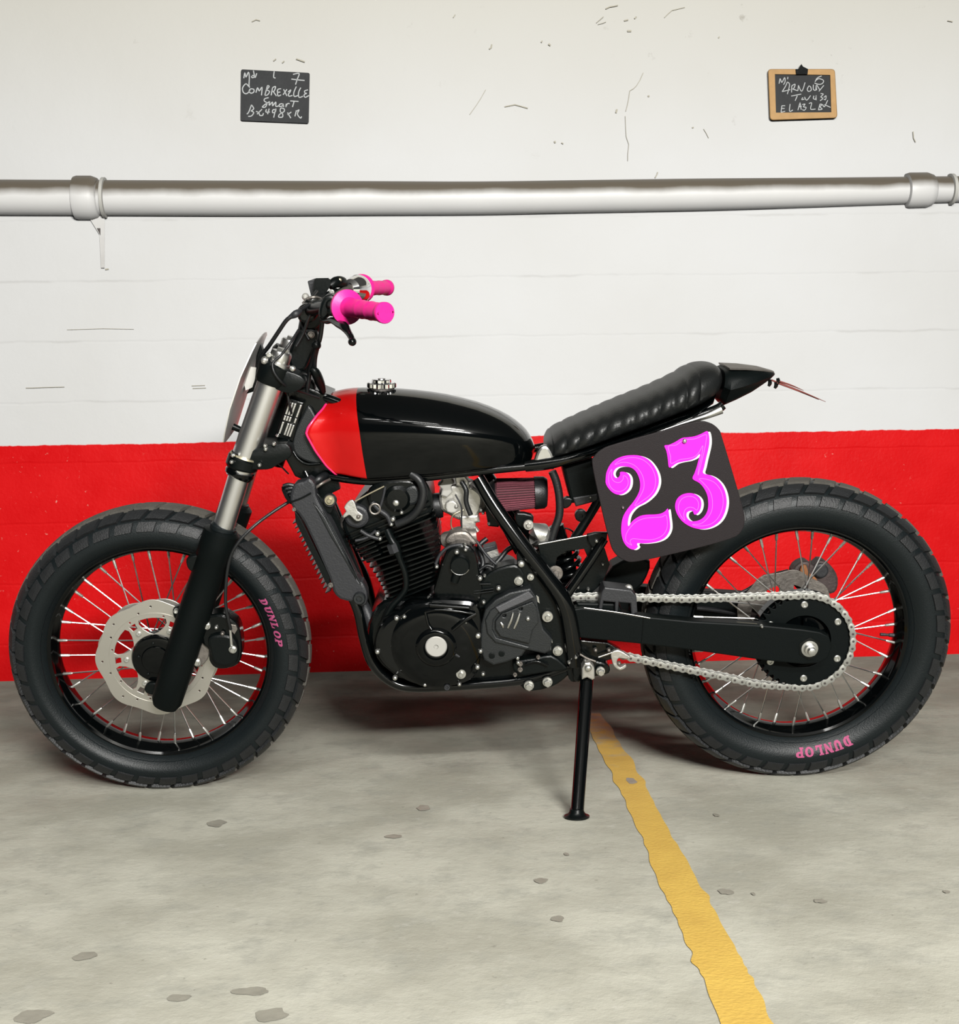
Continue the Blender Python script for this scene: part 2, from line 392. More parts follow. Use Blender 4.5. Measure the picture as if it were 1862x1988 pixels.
for sx, sy, rx, ry in ((1225, 1517, 10, 6), (1050, 1711, 14, 5), (1409, 1733, 13, 6), (1083, 1785, 13, 6), (823, 1570, 13, 5), (1463, 1737, 4, 3), (1838, 1733, 7, 3), (1592, 1751, 12, 4), (165, 1858, 22, 8), (490, 1926, 34, 8), (525, 1972, 30, 12),
                       (345, 1939, 24, 7), (420, 1600, 18, 6), (765, 1625, 16, 4), (60, 1975, 34, 14), (1100, 1660, 5, 3), (1391, 1584, 6, 3)):
    c0 = ground(sx, sy); ex = abs(ground(sx+rx, sy).x-c0.x); ey = abs(ground(sx, sy-ry).y-c0.y)
    bm = bmesh.new(); vs = []
    for k in range(18):
        a = 2*pi*k/18; q = 1+.45*noise.noise(V((cos(a)*1.3+sx, sin(a)*1.3, sy)))
        vs.append(bm.verts.new((c0.x+ex*q*cos(a), c0.y+ey*q*sin(a), .0016)))
    bm.faces.new(vs); link('floor_stain', tomesh(bm), STAIN, floor, 0)
# cracks and chips in the plaster (thin flakes set on the wall)
CRK = mat('plaster_crack', (.55, .52, .42), .8)
def wstroke(pts, wpx, off=.0012, name='c'):
    P = [onwall(x, y, off) for x, y in pts]; bm = bmesh.new(); prev = None
    ux = V((cos(WY), sin(WY), 0)); s = (P[0]-CAMP).length/F
    for i, p in enumerate(P):
        t = P[min(i+1, len(P)-1)]-P[max(i-1, 0)]
        if t.length < 1e-6: t = ux.copy()
        t.normalize(); sd = t.cross(WN).normalized()*wpx*s*.5
        cur = (bm.verts.new(p+sd), bm.verts.new(p-sd))
        if prev: bm.faces.new((prev[0], prev[1], cur[1], cur[0]))
        prev = cur
    return tomesh(bm)
cr = []
for pts, ww in (([(1249, 141), (1243, 155), (1236, 166), (1230, 172), (1223, 176), (1221, 190), (1218, 205), (1215, 216)], 1.4),
                ([(1214, 225), (1215, 250), (1216, 265), (1221, 280), (1219, 300), (1219, 312)], 1.1),
                ([(1176, 17), (1184, 13), (1192, 12), (1200, 10)], 2.4), ([(1158, 44), (1165, 38), (1172, 32)], 1.5), ([(1161, 47), (1170, 45), (1177, 42)], 1.2),
                ([(1290, 34), (1297, 27), (1305, 20), (1318, 17), (1330, 14)], 1.6), ([(912, 222), (925, 204), (934, 190), (943, 174)], 1.2),
                ([(1366, 250), (1371, 258), (1376, 268)], 1.2), ([(1272, 345), (1276, 338), (1277, 334)], 2.4), ([(1773, 255), (1774, 268), (1778, 276)], 2),
                ([(950, 95), (954, 92), (955, 86)], 3), ([(1212, 40), (1220, 38)], 3), ([(1232, 36), (1236, 32)], 3), ([(1218, 60), (1226, 60)], 4),
                ([(1196, 219), (1198, 212)], 4), ([(1076, 276), (1079, 275)], 5), ([(1090, 277), (1094, 279)], 2.5), ([(1051, 82), (1053, 79)], 3), ([(1258, 187), (1261, 186)], 4),
                ([(1065, 85), (1069, 88)], 4), ([(1344, 248), (1347, 247)], 3), ([(1395, 74), (1397, 71)], 3), ([(489, 42), (497, 38), (505, 40)], 2.2), ([(531, 118), (536, 114)], 2.5),
                ([(548, 122), (552, 118)], 2.5), ([(575, 114), (592, 120)], 3), ([(204, 523), (211, 522)], 3), ([(50, 753), (62, 753), (84, 752), (125, 751)], 1.3), ([(372, 749), (398, 748)], 1.3),
                ([(374, 754), (400, 753)], 1.3), ([(130, 640), (200, 638), (260, 639)], .8), ([(880, 34), (884, 28)], 2), ([(1840, 40), (1850, 42)], 2), ([(980, 207), (1000, 203), (1025, 210)], 2.4)):
    cr.append(wstroke(pts, ww*.75))
tag(link('plaster_crack', join(cr), CRK, wall, 0), kind='stuff')

# ---------------------------------------------------------------- the wall pipe
PIPEM = mat('dusty_white_pipe_paint', (.90, .895, .875), .45, 0, 0, .15, 40)
nt = PIPEM.node_tree; n = nt.nodes; l = nt.links; pb = n['Principled BSDF']; g = n.new('ShaderNodeNewGeometry'); sp = n.new('ShaderNodeSeparateXYZ'); l.new(g.outputs['Normal'], sp.inputs[0])
nz = n.new('ShaderNodeTexNoise'); nz.inputs['Scale'].default_value = 5; nz.inputs['Detail'].default_value = 7; l.new(g.outputs['Position'], nz.inputs['Vector'])
ad = n.new('ShaderNodeMath'); ad.operation = 'MULTIPLY_ADD'; l.new(nz.outputs['Fac'], ad.inputs[0]); ad.inputs[1].default_value = .55; l.new(sp.outputs['Z'], ad.inputs[2])
mr = n.new('ShaderNodeMapRange'); mr.inputs[1].default_value = .16; mr.inputs[2].default_value = .66; l.new(ad.outputs[0], mr.inputs[0])
mxs = n.new('ShaderNodeMix'); mxs.data_type = 'RGBA'; mxs.inputs[7].default_value = (.17, .145, .11, 1); l.new(mr.outputs[0], mxs.inputs[0])
l.new(pb.inputs['Base Color'].links[0].from_socket, mxs.inputs[6]); l.new(mxs.outputs[2], pb.inputs['Base Color'])
PP = [(-1100, 342, 408), (-260, 348, 415), (0, 350, 417), (500, 352, 419), (930, 353, 417), (1362, 347, 409), (1600, 345, 402), (1862, 342, 393), (2150, 339, 385), (3000, 330, 366)]
def pipe_at(px):
    for (x0, a0, b0), (x1, a1, b1) in zip(PP, PP[1:]):
        if x0 <= px <= x1: t = (px-x0)/(x1-x0); return a0+(a1-a0)*t, b0+(b1-b0)*t
def pipe_c(px, extra=0):
    a, b = pipe_at(px); r = (b-a)/2*4.29/F; return onwall(px, (a+b)/2, r*.12), r+extra
pp = [pipe_c(x) for x in (-1050, -250, 0, 250, 500, 715, 930, 1145, 1362, 1600, 1862, 2100, 2900)]
pipe = tag(link('wall_pipe', tube([p for p, r in pp], [r for p, r in pp], 28, 4), PIPEM), 'long white painted pipe with a sooty top running across the wall', 'pipe')
def sleeve(x0, x1, e, name, m=PIPEM):
    P = [pipe_c(x) for x in (x0, x0+2, x0+7, x1-14, x1-3, x1)]
    ex = (0, e*.8, e, e, e*.5, 0)
    return link(name, tube([p for p, r in P], [r+x for (p, r), x in zip(P, ex)], 28, 1), m, pipe)
sleeve(144, 193, .014, 'pipe_sleeve'); sleeve(1757, 1812, .014, 'pipe_sleeve')
def clip(x, name='pipe_clip'):
    P = [pipe_c(q) for q in (x-4, x-3, x+3, x+4)]
    return link(name, tube([p for p, r in P], [P[0][1]+.001, P[1][1]+.009, P[2][1]+.009, P[3][1]+.001], 28, 1), mat('clip_paint_%d' % x, (.66, .65, .60), .5), pipe)
clip(203); clip(1846)
# fixing strap below the left clip
bm = bmesh.new(); vv = [bm.verts.new(onwall(x, y, o)) for o in (.004, .0005) for x, y in ((170, 418), (203, 418), (203, 520), (196, 520), (193, 455))]
bm.faces.new(vv[:5]); bm.faces.new(vv[5:])
for i in range(5): bm.faces.new((vv[i], vv[(i+1) % 5], vv[5+(i+1) % 5], vv[5+i]))
link('pipe_strap', tomesh(bm), PIPEM, pipe, 0)
bm = bmesh.new(); bm.faces.new([bm.verts.new(onwall(x, y, .006)) for x, y in ((188, 443), (195, 443), (195, 457))]); link('strap_slot', tomesh(bm), DARKM, pipe, 0)

# ---------------------------------------------------------------- slates on the wall
SLATE = mat('black_slate', (.030, .032, .034), .7, 0, 0, .4, 120, .5, 14)
CHALK = mat('chalk', (.62, .64, .64), .9, 0, 0, .4, 400, .2, 90)
WOOD = mat('pine_slate_frame', (.58, .34, .13), .55, 0, 0, .3, 60, .2, 30)
def wprism(out, o0, o1):
    n_ = len(out); bm = bmesh.new(); a = [bm.verts.new(onwall(x, y, o1)) for x, y in out]; b = [bm.verts.new(onwall(x, y, o0)) for x, y in out]
    bm.faces.new(a); bm.faces.new(b)
    for i in range(n_): bm.faces.new((a[i], a[(i+1) % n_], b[(i+1) % n_], b[i]))
    return tomesh(bm)
def rpoly(c, r=3, n=4):
    out = []; N = len(c)
    for i in range(N):
        p, a, b = V(c[i]), V(c[i-1]), V(c[(i+1) % N]); u, v = (a-p).normalized(), (b-p).normalized()
        for k in range(n+1):
            t = k/n; q = p+u*r*(1-t)**2+v*r*t**2; out.append((q.x, q.y))
    return out
def strokes(S, ox, oy, k, wpx, off, name, parent):
    me = []
    for s in S:
        P = [V((x/k+ox, y/k+oy, 0)) for x, y in s]; P = cat(P, 4) if len(P) > 2 else P
        me.append(wstroke([(p.x, p.y) for p in P], wpx, off))
    return tag(link(name, join(me), CHALK, parent, 0), 'white chalk handwriting', kind='stuff')
sl = tag(link('slate_board', wprism(rpoly([(468, 134.5), (601.5, 141.5), (599.5, 239.5), (467, 234)], 4), -.002, .006), SLATE, smooth=0), 'frameless black chalkboard numbered 7 on the wall, left of the two boards', 'chalkboard')
S1 = [[(310, 390), (330, 290), (350, 370), (395, 280), (410, 370), (405, 510), (415, 560)], [(460, 340), (490, 345), (500, 370), (460, 380), (450, 350)], [(485, 250), (500, 330), (515, 380), (545, 300)],
      [(860, 265), (850, 370), (885, 385)], [(1200, 320), (1310, 305), (1280, 400), (1245, 505)], [(1170, 405), (1290, 420), (1410, 430)],
      [(400, 540), (350, 490), (290, 560), (300, 640), (350, 670), (400, 640), (430, 580)], [(430, 580), (490, 590), (490, 640), (440, 660), (405, 625), (430, 580)],
      [(530, 650), (560, 560), (590, 620), (640, 550), (630, 700)], [(740, 520), (690, 700)], [(740, 520), (770, 540), (720, 600)], [(720, 600), (775, 630), (740, 690), (690, 700)],
      [(830, 560), (805, 700)], [(830, 560), (885, 540), (860, 620), (825, 625)], [(840, 625), (900, 710)], [(985, 580), (930, 590), (920, 640), (970, 640)], [(920, 640), (930, 710), (985, 690)],
      [(1030, 590), (1090, 710)], [(1090, 590), (1020, 690)], [(1110, 640), (1160, 600), (1140, 650), (1115, 680), (1130, 715), (1190, 700)],
      [(1260, 540), (1215, 650), (1225, 720), (1290, 700)], [(1340, 560), (1300, 650), (1310, 735), (1380, 715)], [(1470, 600), (1410, 620), (1420, 660), (1450, 660), (1400, 690), (1420, 735), (1490, 700)],
      [(760, 740), (690, 760), (680, 800), (730, 840), (700, 910), (645, 910), (700, 860), (780, 810)], [(780, 810), (770, 880), (830, 820), (830, 890), (890, 820), (890, 900), (960, 880)],
      [(1010, 850), (960, 860), (950, 900), (1010, 890), (1020, 850), (1030, 910)], [(1080, 850), (1070, 910), (1100, 850), (1140, 850)], [(1150, 800), (1300, 810)], [(1220, 810), (1190, 910)],
      [(450, 870), (400, 1000), (365, 1040)], [(450, 870), (490, 940), (440, 980)], [(440, 980), (490, 1010), (450, 1070), (390, 1080)], [(530, 990), (580, 1010), (600, 1060), (650, 1060), (665, 1020)], [(640, 950), (550, 1040)],
      [(720, 950), (710, 1000), (780, 1000)], [(770, 940), (740, 1040)], [(890, 960), (840, 960), (830, 1010), (880, 1000), (890, 940), (850, 1100)],
      [(1040, 940), (980, 930), (970, 990), (1010, 1030), (1010, 1090), (940, 1090), (960, 1040), (1040, 990), (1040, 940)], [(1100, 1010), (1160, 1110)], [(1170, 1000), (1100, 1050)],
      [(1260, 970), (1235, 1080)], [(1250, 1000), (1310, 960), (1280, 1040), (1335, 1110), (1355, 1080)]]
strokes(S1, 440, 110, 9.31, 1.9, .0068, 'chalk_writing', sl)
s2 = tag(link('slate_board', wprism([(1504, 143), (1613, 144.5), (1615, 219), (1506, 219.5)], -.002, .010), SLATE, smooth=0), 'small wood-framed chalkboard numbered 6 hanging on the wall, right of the two boards', 'chalkboard')
oc, ic = rpoly([(1491, 134), (1621, 134), (1626, 229), (1495, 233.5)], 7, 4), None
def wframe():
    bm = bmesh.new(); O = [(1491, 134), (1621, 134), (1626, 229), (1495, 233.5)]; I = [(1504.5, 144), (1612, 145.5), (1614, 218), (1506.5, 218.8)]
    O = rpoly(O, 7, 4); nI = []
    for k, c in enumerate(I): nI += [c]*5
    rings = [[onwall(x, y, -.002) for x, y in O], [onwall(x, y, .013) for x, y in O], [onwall((x*.9+i[0]*.1), (y*.9+i[1]*.1), .016) for (x, y), i in zip(O, nI)], [onwall(x, y, .016) for x, y in nI], [onwall(x, y, .009) for x, y in nI]]
    me = rings_mesh(rings, False); bm = bmesh.new(); bm.from_mesh(me); bmesh.ops.remove_doubles(bm, verts=bm.verts, dist=1e-5); return tomesh(bm)
tag(link('slate_frame', wframe(), WOOD, s2, 30), 'varnished pine frame')
S2 = [[(490, 580), (510, 490), (540, 560), (590, 470), (600, 540), (570, 600)], [(650, 460), (645, 500)], [(1260, 440), (1180, 480), (1140, 550)], [(1160, 520), (1210, 490), (1290, 520), (1280, 570), (1220, 595), (1130, 570)],
      [(640, 550), (600, 640), (545, 725)], [(640, 550), (680, 600), (640, 770)], [(545, 725), (690, 690)], [(720, 620), (715, 740)], [(720, 620), (780, 590), (760, 660), (730, 680)], [(740, 680), (830, 710)],
      [(840, 610), (830, 710)], [(840, 610), (900, 720), (960, 560)], [(1030, 620), (1000, 680), (1020, 720), (1070, 700), (1060, 640), (1030, 620)], [(1110, 600), (1110, 680), (1150, 700), (1160, 610)], [(1160, 610), (1170, 700)], [(1170, 600), (1230, 700)], [(1300, 610), (1210, 720)],
      [(710, 805), (890, 770)], [(820, 800), (780, 890)], [(920, 830), (900, 870), (950, 860)], [(950, 820), (990, 880), (1060, 795)], [(1120, 800), (1110, 850), (1150, 860), (1160, 790), (1160, 880)], [(1240, 760), (1290, 770), (1240, 820)], [(1240, 820), (1280, 850), (1230, 890)], [(1300, 830), (1340, 800), (1330, 870), (1300, 860)],
      [(540, 980), (525, 1100)], [(540, 980), (600, 980)], [(535, 1030), (590, 1030)], [(525, 1100), (600, 1080)], [(690, 950), (680, 1080), (740, 1055)], [(870, 920), (830, 1060)], [(870, 920), (890, 1050)], [(850, 1000), (900, 990)], [(910, 960), (960, 950), (930, 1000), (980, 1010), (950, 1060), (910, 1050)], [(1030, 940), (1080, 930), (1060, 1040), (1150, 1040)],
      [(1230, 950), (1200, 1060)], [(1230, 950), (1270, 960), (1230, 1000), (1270, 1040), (1210, 1055)], [(1280, 960), (1310, 1000), (1370, 880)], [(1310, 960), (1420, 1010)]]
strokes(S2, 1460, 100, 9.31, 1.5, .0108, 'chalk_writing', s2)
link('spring_clip', wprism([(1545, 134), (1550, 134), (1553, 129), (1556, 124), (1559, 129), (1569, 134), (1568, 144), (1546, 144)], .008, .022), BLACK, s2, 0)['label'] = 'black metal spring clip on the top edge'

# ================================================================ MOTORCYCLE
bike = bpy.data.objects.new('motorcycle', None); COL.objects.link(bike)
bike.location = (0, D, 0); bike.rotation_euler = (LEAN, 0, 0)
tag(bike, 'black and red flat track motorcycle with pink grips leaning on its side stand', 'motorcycle')

# ---------------------------------------------------------------- wheels
def section(r, R):                                    # half width of the tyre at radius r
    rc = .262*R/.3154
    if r >= rc:
        t = min(1, (r-rc)/(R-.006-rc)); return TW*math.sqrt(max(0, 1-t**2.1))
    t = (rc-r)/(rc-.231); return TW-(TW-.037)*t**1.9
def sect_pt(a, R, lift=0):                            # a: 0 side .. 90 crown
    rc = .262*R/.3154; hR = R-.006-rc; s = math.copysign(1, cos(radians(a)))
    ca, sa = abs(cos(radians(a)))**.9, sin(radians(a))**.95 if a > 0 else 0
    w, r = s*TW*ca, rc+hR*sa
    nl = V((ca/TW*s, sa/hR)).normalized(); return w+nl.x*lift, r+nl.y*lift
def tyre_mesh(R):
    rc = .262*R/.3154; P = [(.031, .229), (.036, .231)]
    for k in range(1, 8): t = 1-k/8; P.append((TW-(TW-.037)*t**1.9, rc-(rc-.231)*t))
    for k in range(0, 25): w, r = sect_pt(max(0, k*7.5), R); P.append((w, r)) if k < 25 else None
    half = P; full = [p for p in half if p[0] >= -1e-9]; full = full + [(-w, r) for w, r in reversed(full) if w > 1e-6]
    full += [(-.028, .236), (.028, .236)]
    return lathe([(w, r) for w, r in full], (0, 0, 0), (0, -1, 0), 96, True)
def block(R, a0, a1, dphi, skew, lift=.0062, inset=.0, sgn=1, notch=0):
    bm = bmesh.new(); na, nphi = 3, 4; top = []; bot = []
    for i in range(na+1):
        a = a0+(a1-a0)*i/na; rt_, rb_ = [], []
        for j in range(nphi+1):
            u = j/nphi-.5; ph = dphi*u + skew*(i/na-.5)
            if notch and i in (0,): ph += 0; a_ = a + notch*(1 if j in (1, 2) else 0)
            else: a_ = a
            for lst, lf, sh in ((rt_, lift, .93), (rb_, -.001, 1.0)):
                aa = (a0+a1)/2+(a_-(a0+a1)/2)*sh; w, r = sect_pt(aa if aa <= 90 else 180-aa, R, lf)
                if aa > 90: w = -w if w > 0 else w
                p2 = dphi*u*sh + skew*(i/na-.5)
                lst.append(bm.verts.new((r*sin(p2), -w*sgn, r*cos(p2))))
        top.append(rt_); bot.append(rb_)
    for i in range(na):
        for j in range(nphi): bm.faces.new((top[i][j], top[i][j+1], top[i+1][j+1], top[i+1][j]))
    def strip(A, Bv):
        for k in range(len(A)-1): bm.faces.new((A[k], A[k+1], Bv[k+1], Bv[k]))
    strip(top[0], bot[0]); strip(top[-1], bot[-1]); strip([r[0] for r in top], [r[0] for r in bot]); strip([r[-1] for r in top], [r[-1] for r in bot])
    return tomesh(bm)
RIMP = [(.037, .235), (.0375, .229), (.034, .2245), (.024, .2225), (.014, .2175), (0, RH), (-.014, .2175), (-.024, .2225), (-.034, .2245), (-.0375, .229), (-.037, .235), (-.031, .235), (-.030, .229), (0, .224), (.030, .229), (.031, .235)]
LET = {  # slab-serif capitals on a 1 x 1 box: outline loops
 'D': [[(0, 0), (.55, 0), (.85, .2), (.9, .5), (.85, .8), (.55, 1), (0, 1), (0, .85), (.12, .85), (.12, .15), (0, .15)], [(.42, .18), (.42, .82), (.55, .75), (.6, .5), (.55, .25)]],
 'U': [[(0, 1), (.46, 1), (.46, .85), (.38, .85), (.38, .35), (.5, .2), (.62, .35), (.62, .85), (.54, .85), (.54, 1), (1, 1), (1, .85), (.88, .85), (.88, .25), (.7, 0), (.3, 0), (.1, .25), (.1, .85), (0, .85)]],
 'N': [[(0, 0), (.36, 0), (.36, .15), (.28, .15), (.28, .62), (.68, 0), (.92, 0), (.92, .85), (1, .85), (1, 1), (.64, 1), (.64, .85), (.72, .85), (.72, .45), (.34, 1), (0, 1), (0, .85), (.1, .85), (.1, .15), (0, .15)]],
 'L': [[(0, 0), (.85, 0), (.85, .42), (.7, .42), (.62, .18), (.4, .18), (.4, .85), (.52, .85), (.52, 1), (0, 1), (0, .85), (.12, .85), (.12, .15), (0, .15)]],
 'O': [[(.5+.5*cos(2*pi*k/20), .5+.5*sin(2*pi*k/20)) for k in range(20)], [(.5+.2*cos(2*pi*k/14), .5+.32*sin(2*pi*k/14)) for k in range(14)]],
 'P': [[(0, 0), (.5, 0), (.5, .15), (.4, .15), (.4, .4), (.7, .4), (.92, .55), (.92, .85), (.72, 1), (0, 1), (0, .85), (.12, .85), (.12, .15), (0, .15)], [(.4, .56), (.4, .84), (.58, .82), (.62, .7), (.58, .58)]]}
def lettering(R, r0, r1, phi0, phi1, slant=.0):
    me = []; word = 'DUNLOP'; n_ = len(word)
    for i, ch in enumerate(word):
        q = plate2([[(x, y) for x, y in L] for L in LET[ch]], 0, .0004, 0)
        for v in q.vertices:
            x, y = v.co.x, v.co.z; u = (i+.06+x*.88+slant*(y-.5))/n_
            r = r0+(r1-r0)*y; ph = phi0+(phi1-phi0)*u
            w = section(r, R)+.0009+(.0003 if v.co.y < 0 else 0)
            v.co = V((r*cos(ph), -w, r*sin(ph)))
        me.append(q)
    return join(me)
def wheel(C, R, M, nspoke_phase, letters, hubw, flange, valve):
    """M: 3x3 rotation of the wheel in the bike frame; C its centre there"""
    T = Mx.Translation(C) @ M.to_4x4()
    def put(name, me, m, par, sm=38):
        o = link(name, me, m, par, sm); return o
    rim = link('wheel', lathe(RIMP, (0, 0, 0), (0, -1, 0), 96, True), GLOSS, bike, 30); rim.matrix_local = T
    put('tyre', tyre_mesh(R), RUBBER, rim, 50)
    # fine ribs on the side wall
    put('tyre_bead_ring', lathe([(section(.24, R)-.002, .2395), (section(.2405, R)+.0009, .2405), (section(.2415, R)-.002, .2415)], (0, 0, 0), (0, -1, 0), 96, True), RUBBER, rim)
    N = 38; st = 2*pi/N
    protoA = block(R, 10, 34, st*.80, .02, .0030, notch=0); protoB = block(R, 39, 66, st*.84, .05, .0062)
    for pr, off, nm, mt in ((protoA, 0, 'tread_block', TREAD), (protoB, .5, 'tread_block', TREAD)):
        for k in range(N):
            me = pr if k else pr
            if not me.materials: me.materials.append(mt); me.shade_smooth(); me.set_sharp_from_angle(angle=radians(40))
            o = bpy.data.objects.new(nm, me); COL.objects.link(o); o.parent = rim; o.rotation_euler = (0, (k+off)*st, 0)
    rest = []
    for a0, a1, off, lf, sg in ((71, 109, .0, .0062, 1), (39, 66, .5, .0062, -1), (10, 34, 0, .003, -1)):
        for k in range(N):
            q = block(R, a0, a1, st*.86, .05, lf, sgn=sg); q.transform(Mx.Rotation((k+off)*st, 4, 'Y')); rest.append(q)
    tag(put('crown_tread', join(rest), TREADT, rim, 40), 'dusty brown tread blocks on the crown and far shoulder', kind='stuff')
    # hub
    hp = [(-hubw, flange*.55), (-hubw, flange), (-hubw+.006, flange), (-hubw+.010, flange*.7), (0, flange*.6), (hubw-.010, flange*.7), (hubw-.006, flange), (hubw, flange), (hubw, flange*.55)]
    put('hub', lathe(hp, (0, 0, 0), (0, -1, 0), 36), GLOSS, rim)
    # spokes, three crossed
    ns = 36
    for k in range(ns):
        side = 1 if k % 2 else -1; lead = 1 if (k//2) % 2 else -1
        th = 2*pi*k/ns+nspoke_phase; hb = th+lead*radians(62)
        p1 = V((cos(th)*(RH+.003), -side*.006, sin(th)*(RH+.003))); p0 = V((cos(hb)*flange*.88, -side*(hubw-.003), sin(hb)*flange*.88))
        d = (p0-p1).normalized()
        s = put('spoke', tube([p0, p1], .00155, 6, 1), STEEL, rim)
        put('spoke_nipple', tube([p1-d*.004, p1+d*.001, p1+d*.019, p1+d*.022], [.0036, .0034, .0029, .0017], 8, 1), ZINC, rim)
    # nipple beads on the outside of the rim well
    nb = []
    for k in range(18):
        th = 2*pi*(2*k+1)/ns+nspoke_phase; nb.append(lathe([(-.001, .002), (.002, .0015), (.0025, .0004)], (cos(th)*.2265, -.030, sin(th)*.2265), (0, -1, 0), 8))
    tag(put('spoke_head', join(nb), STEEL, rim), kind='stuff')
    if valve is not None:
        d = V((cos(valve), 0, sin(valve)))
        put('valve_stem', tube([d*.222, d*.205, d*.204, d*.190, d*.186], [.0045, .0040, .0028, .0034, .0034], 10, 1), DARKG, rim)
    if letters: tag(put('tyre_lettering', lettering(*letters), PINKL, rim, 0), 'pink painted tyre lettering')
    return rim
def wang(px, py, w, fr, C):
    q = fr(px, py, w); return atan2(q.z-C.z, q.x-C.x), hypot(q.x-C.x, q.z-C.z)
a0_, r0_ = wang(522, 1152, .052, FR, CF); a1_, r1_ = wang(549, 1253, .052, FR, CF)
fw = wheel(FR.mat @ CF, RF, FR.M, .05, (RF, .247, .262, a0_, a1_, .25), .036, .034, None)
b0_, s0_ = wang(1655, 1440, .055, B, CR); b1_, s1_ = wang(1542, 1462, .055, B, CR)
rw = wheel(CR, RR, Mx.Identity(3), .02, (RR, .248, .268, b0_, b1_, .0), .042, .040, wang(1715, 1232, 0, B, CR)[0])
print('LETTER', a0_, r0_, a1_, r1_, b0_, s0_, b1_, s1_)

# ---------------------------------------------------------------- front brake discs
def disc_mesh(C, w, r, fr, arms=6, wav=8, ph=0, inner=.052, th=.004):
    out = [(C.x+(r+.0035*cos(wav*a))*cos(a), C.z+(r+.0035*cos(wav*a))*sin(a)) for a in (2*pi*k/144 for k in range(144))]
    L = [out, [(C.x+inner*.72*cos(a), C.z+inner*.72*sin(a)) for a in (2*pi*k/40 for k in range(40))]]
    for k in range(arms):
        a = ph+2*pi*k/arms; h = pi/arms
        win = []
        for t in (-.62, -.3, 0, .3, .62): win.append((.088, a+h+h*t))
        win += [(.080, a+h+h*.70), (.068, a+h+h*.60), (inner+.004, a+h+h*.30), (inner, a+h), (inner+.004, a+h-h*.30), (.068, a+h-h*.60), (.080, a+h-h*.70)]
        L.append([(C.x+q*cos(b), C.z+q*sin(b)) for q, b in win])
        sq = [(.086, a-.085), (.086, a+.085), (.074, a+.075), (.074, a-.075)]
        L.append([(C.x+q*cos(b), C.z+q*sin(b)) for q, b in sq])
    for k in range(24):
        a = ph+2*pi*k/24; q = r-.011-.010*(k % 3); L.append([(C.x+q*cos(a)+.0021*cos(b), C.z+q*sin(a)+.0021*sin(b)) for b in (2*pi*j/8 for j in range(8))])
    return plate2(L, w, th, .0004)
for w in (.062,):
    dsc = link('brake_disc', disc_mesh(CF, w, .1235, FR, ph=radians(2)), DISC, bike, 30, FR)
    if w > 0:
        link('disc_groove', lathe([(w-.0012, .0975), (w+.0008, .098), (w+.0008, .0985), (w-.0012, .099)], (CF.x, 0, CF.z), (0, -1, 0), 72, True), DISC, dsc, 30, FR)
        rv = []
        for k in range(6):
            a = radians(2)+2*pi*k/6; rv.append(lathe([(0, .006), (.003, .0055), (.0035, .003), (.002, .002)], (CF.x+.063*cos(a), -w, CF.z+.063*sin(a)), (0, -1, 0), 14)) 
        for q in rv: link('disc_button', q, ZINC, dsc, 30, FR)
link('disc_ring', plate2([[(CF.x+(.122+.0035*cos(8*a+2))*cos(a), CF.z+(.122+.0035*cos(8*a+2))*sin(a)) for a in (2*pi*k/144 for k in range(144))], [(CF.x+.096*cos(2*pi*k/60), CF.z+.096*sin(2*pi*k/60)) for k in range(60)]], .046, .004, .0004), DISC, dsc, 30, FR)
hubc = link('hub_cover', lathe([(.036, .052), (.064, .052), (.070, .049), (.072, .043), (.0725, .030), (.076, .028), (.077, .020), (.077, .0001)], (CF.x, 0, CF.z), (0, -1, 0), 48), GLOSS, bike, 30, FR)
for k in range(5):
    a = 2*pi*k/5+.4; link('bolt', lathe([(0, .0035), (.004, .0033), (.005, .001)], (CF.x+.036*cos(a), -.071, CF.z+.036*sin(a)), (0, -1, 0), 8), BLACK, hubc, 30, FR)

# ---------------------------------------------------------------- fork
def fork_leg(sg):
    W = .105
    def q(px, py): p = FR(px, py, W); return V((p.x, -W*sg, p.z))
    s = FR.sc(400, 1100, W)
    leg = link('fork_leg', tube([q(319, 1374), q(320, 1371), q(324, 1360), q(342, 1302), q(386, 1165), q(412, 1088), q(414, 1082), q(424, 1052), q(431, 1032), q(432, 1028)],
               [12*s, 24*s, 30*s, 32*s, 32*s, 31*s, 34*s, 35*s, 35*s, 29*s], 28, 1), MATTE, bike, 30, FR)
    link('fork_tube', tube([q(426, 1050), q(470, 905)], 20.5*s, 28, 1), STAN, leg, 30, FR)
    link('dust_seal', tube([q(430, 1036), q(434, 1022), q(435, 1020)], [25*s, 25*s, 22*s], 28, 1), RUBBER, leg, 30, FR)
    link('fork_tube', tube([q(463, 925), q(476, 885), q(540, 702)], [24*s, 25*s, 25*s], 28, 1), STAN, leg, 30, FR)
    link('fork_cap', tube([q(540, 712), q(542, 700), q(547, 686), q(548, 682)], [20*s, 20*s, 20*s, 18*s], 28, 1), STEEL, leg, 30, FR)
    link('fork_cap_nut', tube([q(547.5, 684), q(550, 677)], [12*s, 12*s], 6, 1), ZINC, leg, 20, FR)
    link('clamp_ring', tube([q(463, 925), q(465, 921), q(466, 915), q(467, 914)], [24*s, 28*s, 28*s, 26*s], 28, 1), GLOSS, leg, 30, FR)
    link('clamp_ring', tube([q(468, 909), q(469, 905), q(474, 890), q(476, 886)], [28*s, 31*s, 31*s, 27*s], 28, 1), BLACK, leg, 30, FR)
    link('clamp_trim', tube([q(476, 887), q(477, 884)], [30*s, 29*s], 28, 1), BRASS, leg, 30, FR)
    link('clamp_ring', tube([q(525, 745), q(527, 739), q(538, 709), q(540, 706)], [28*s, 31*s, 31*s, 28*s], 28, 1), BLACK, leg, 30, FR)
    return leg
lg = fork_leg(1); fork_leg(-1)
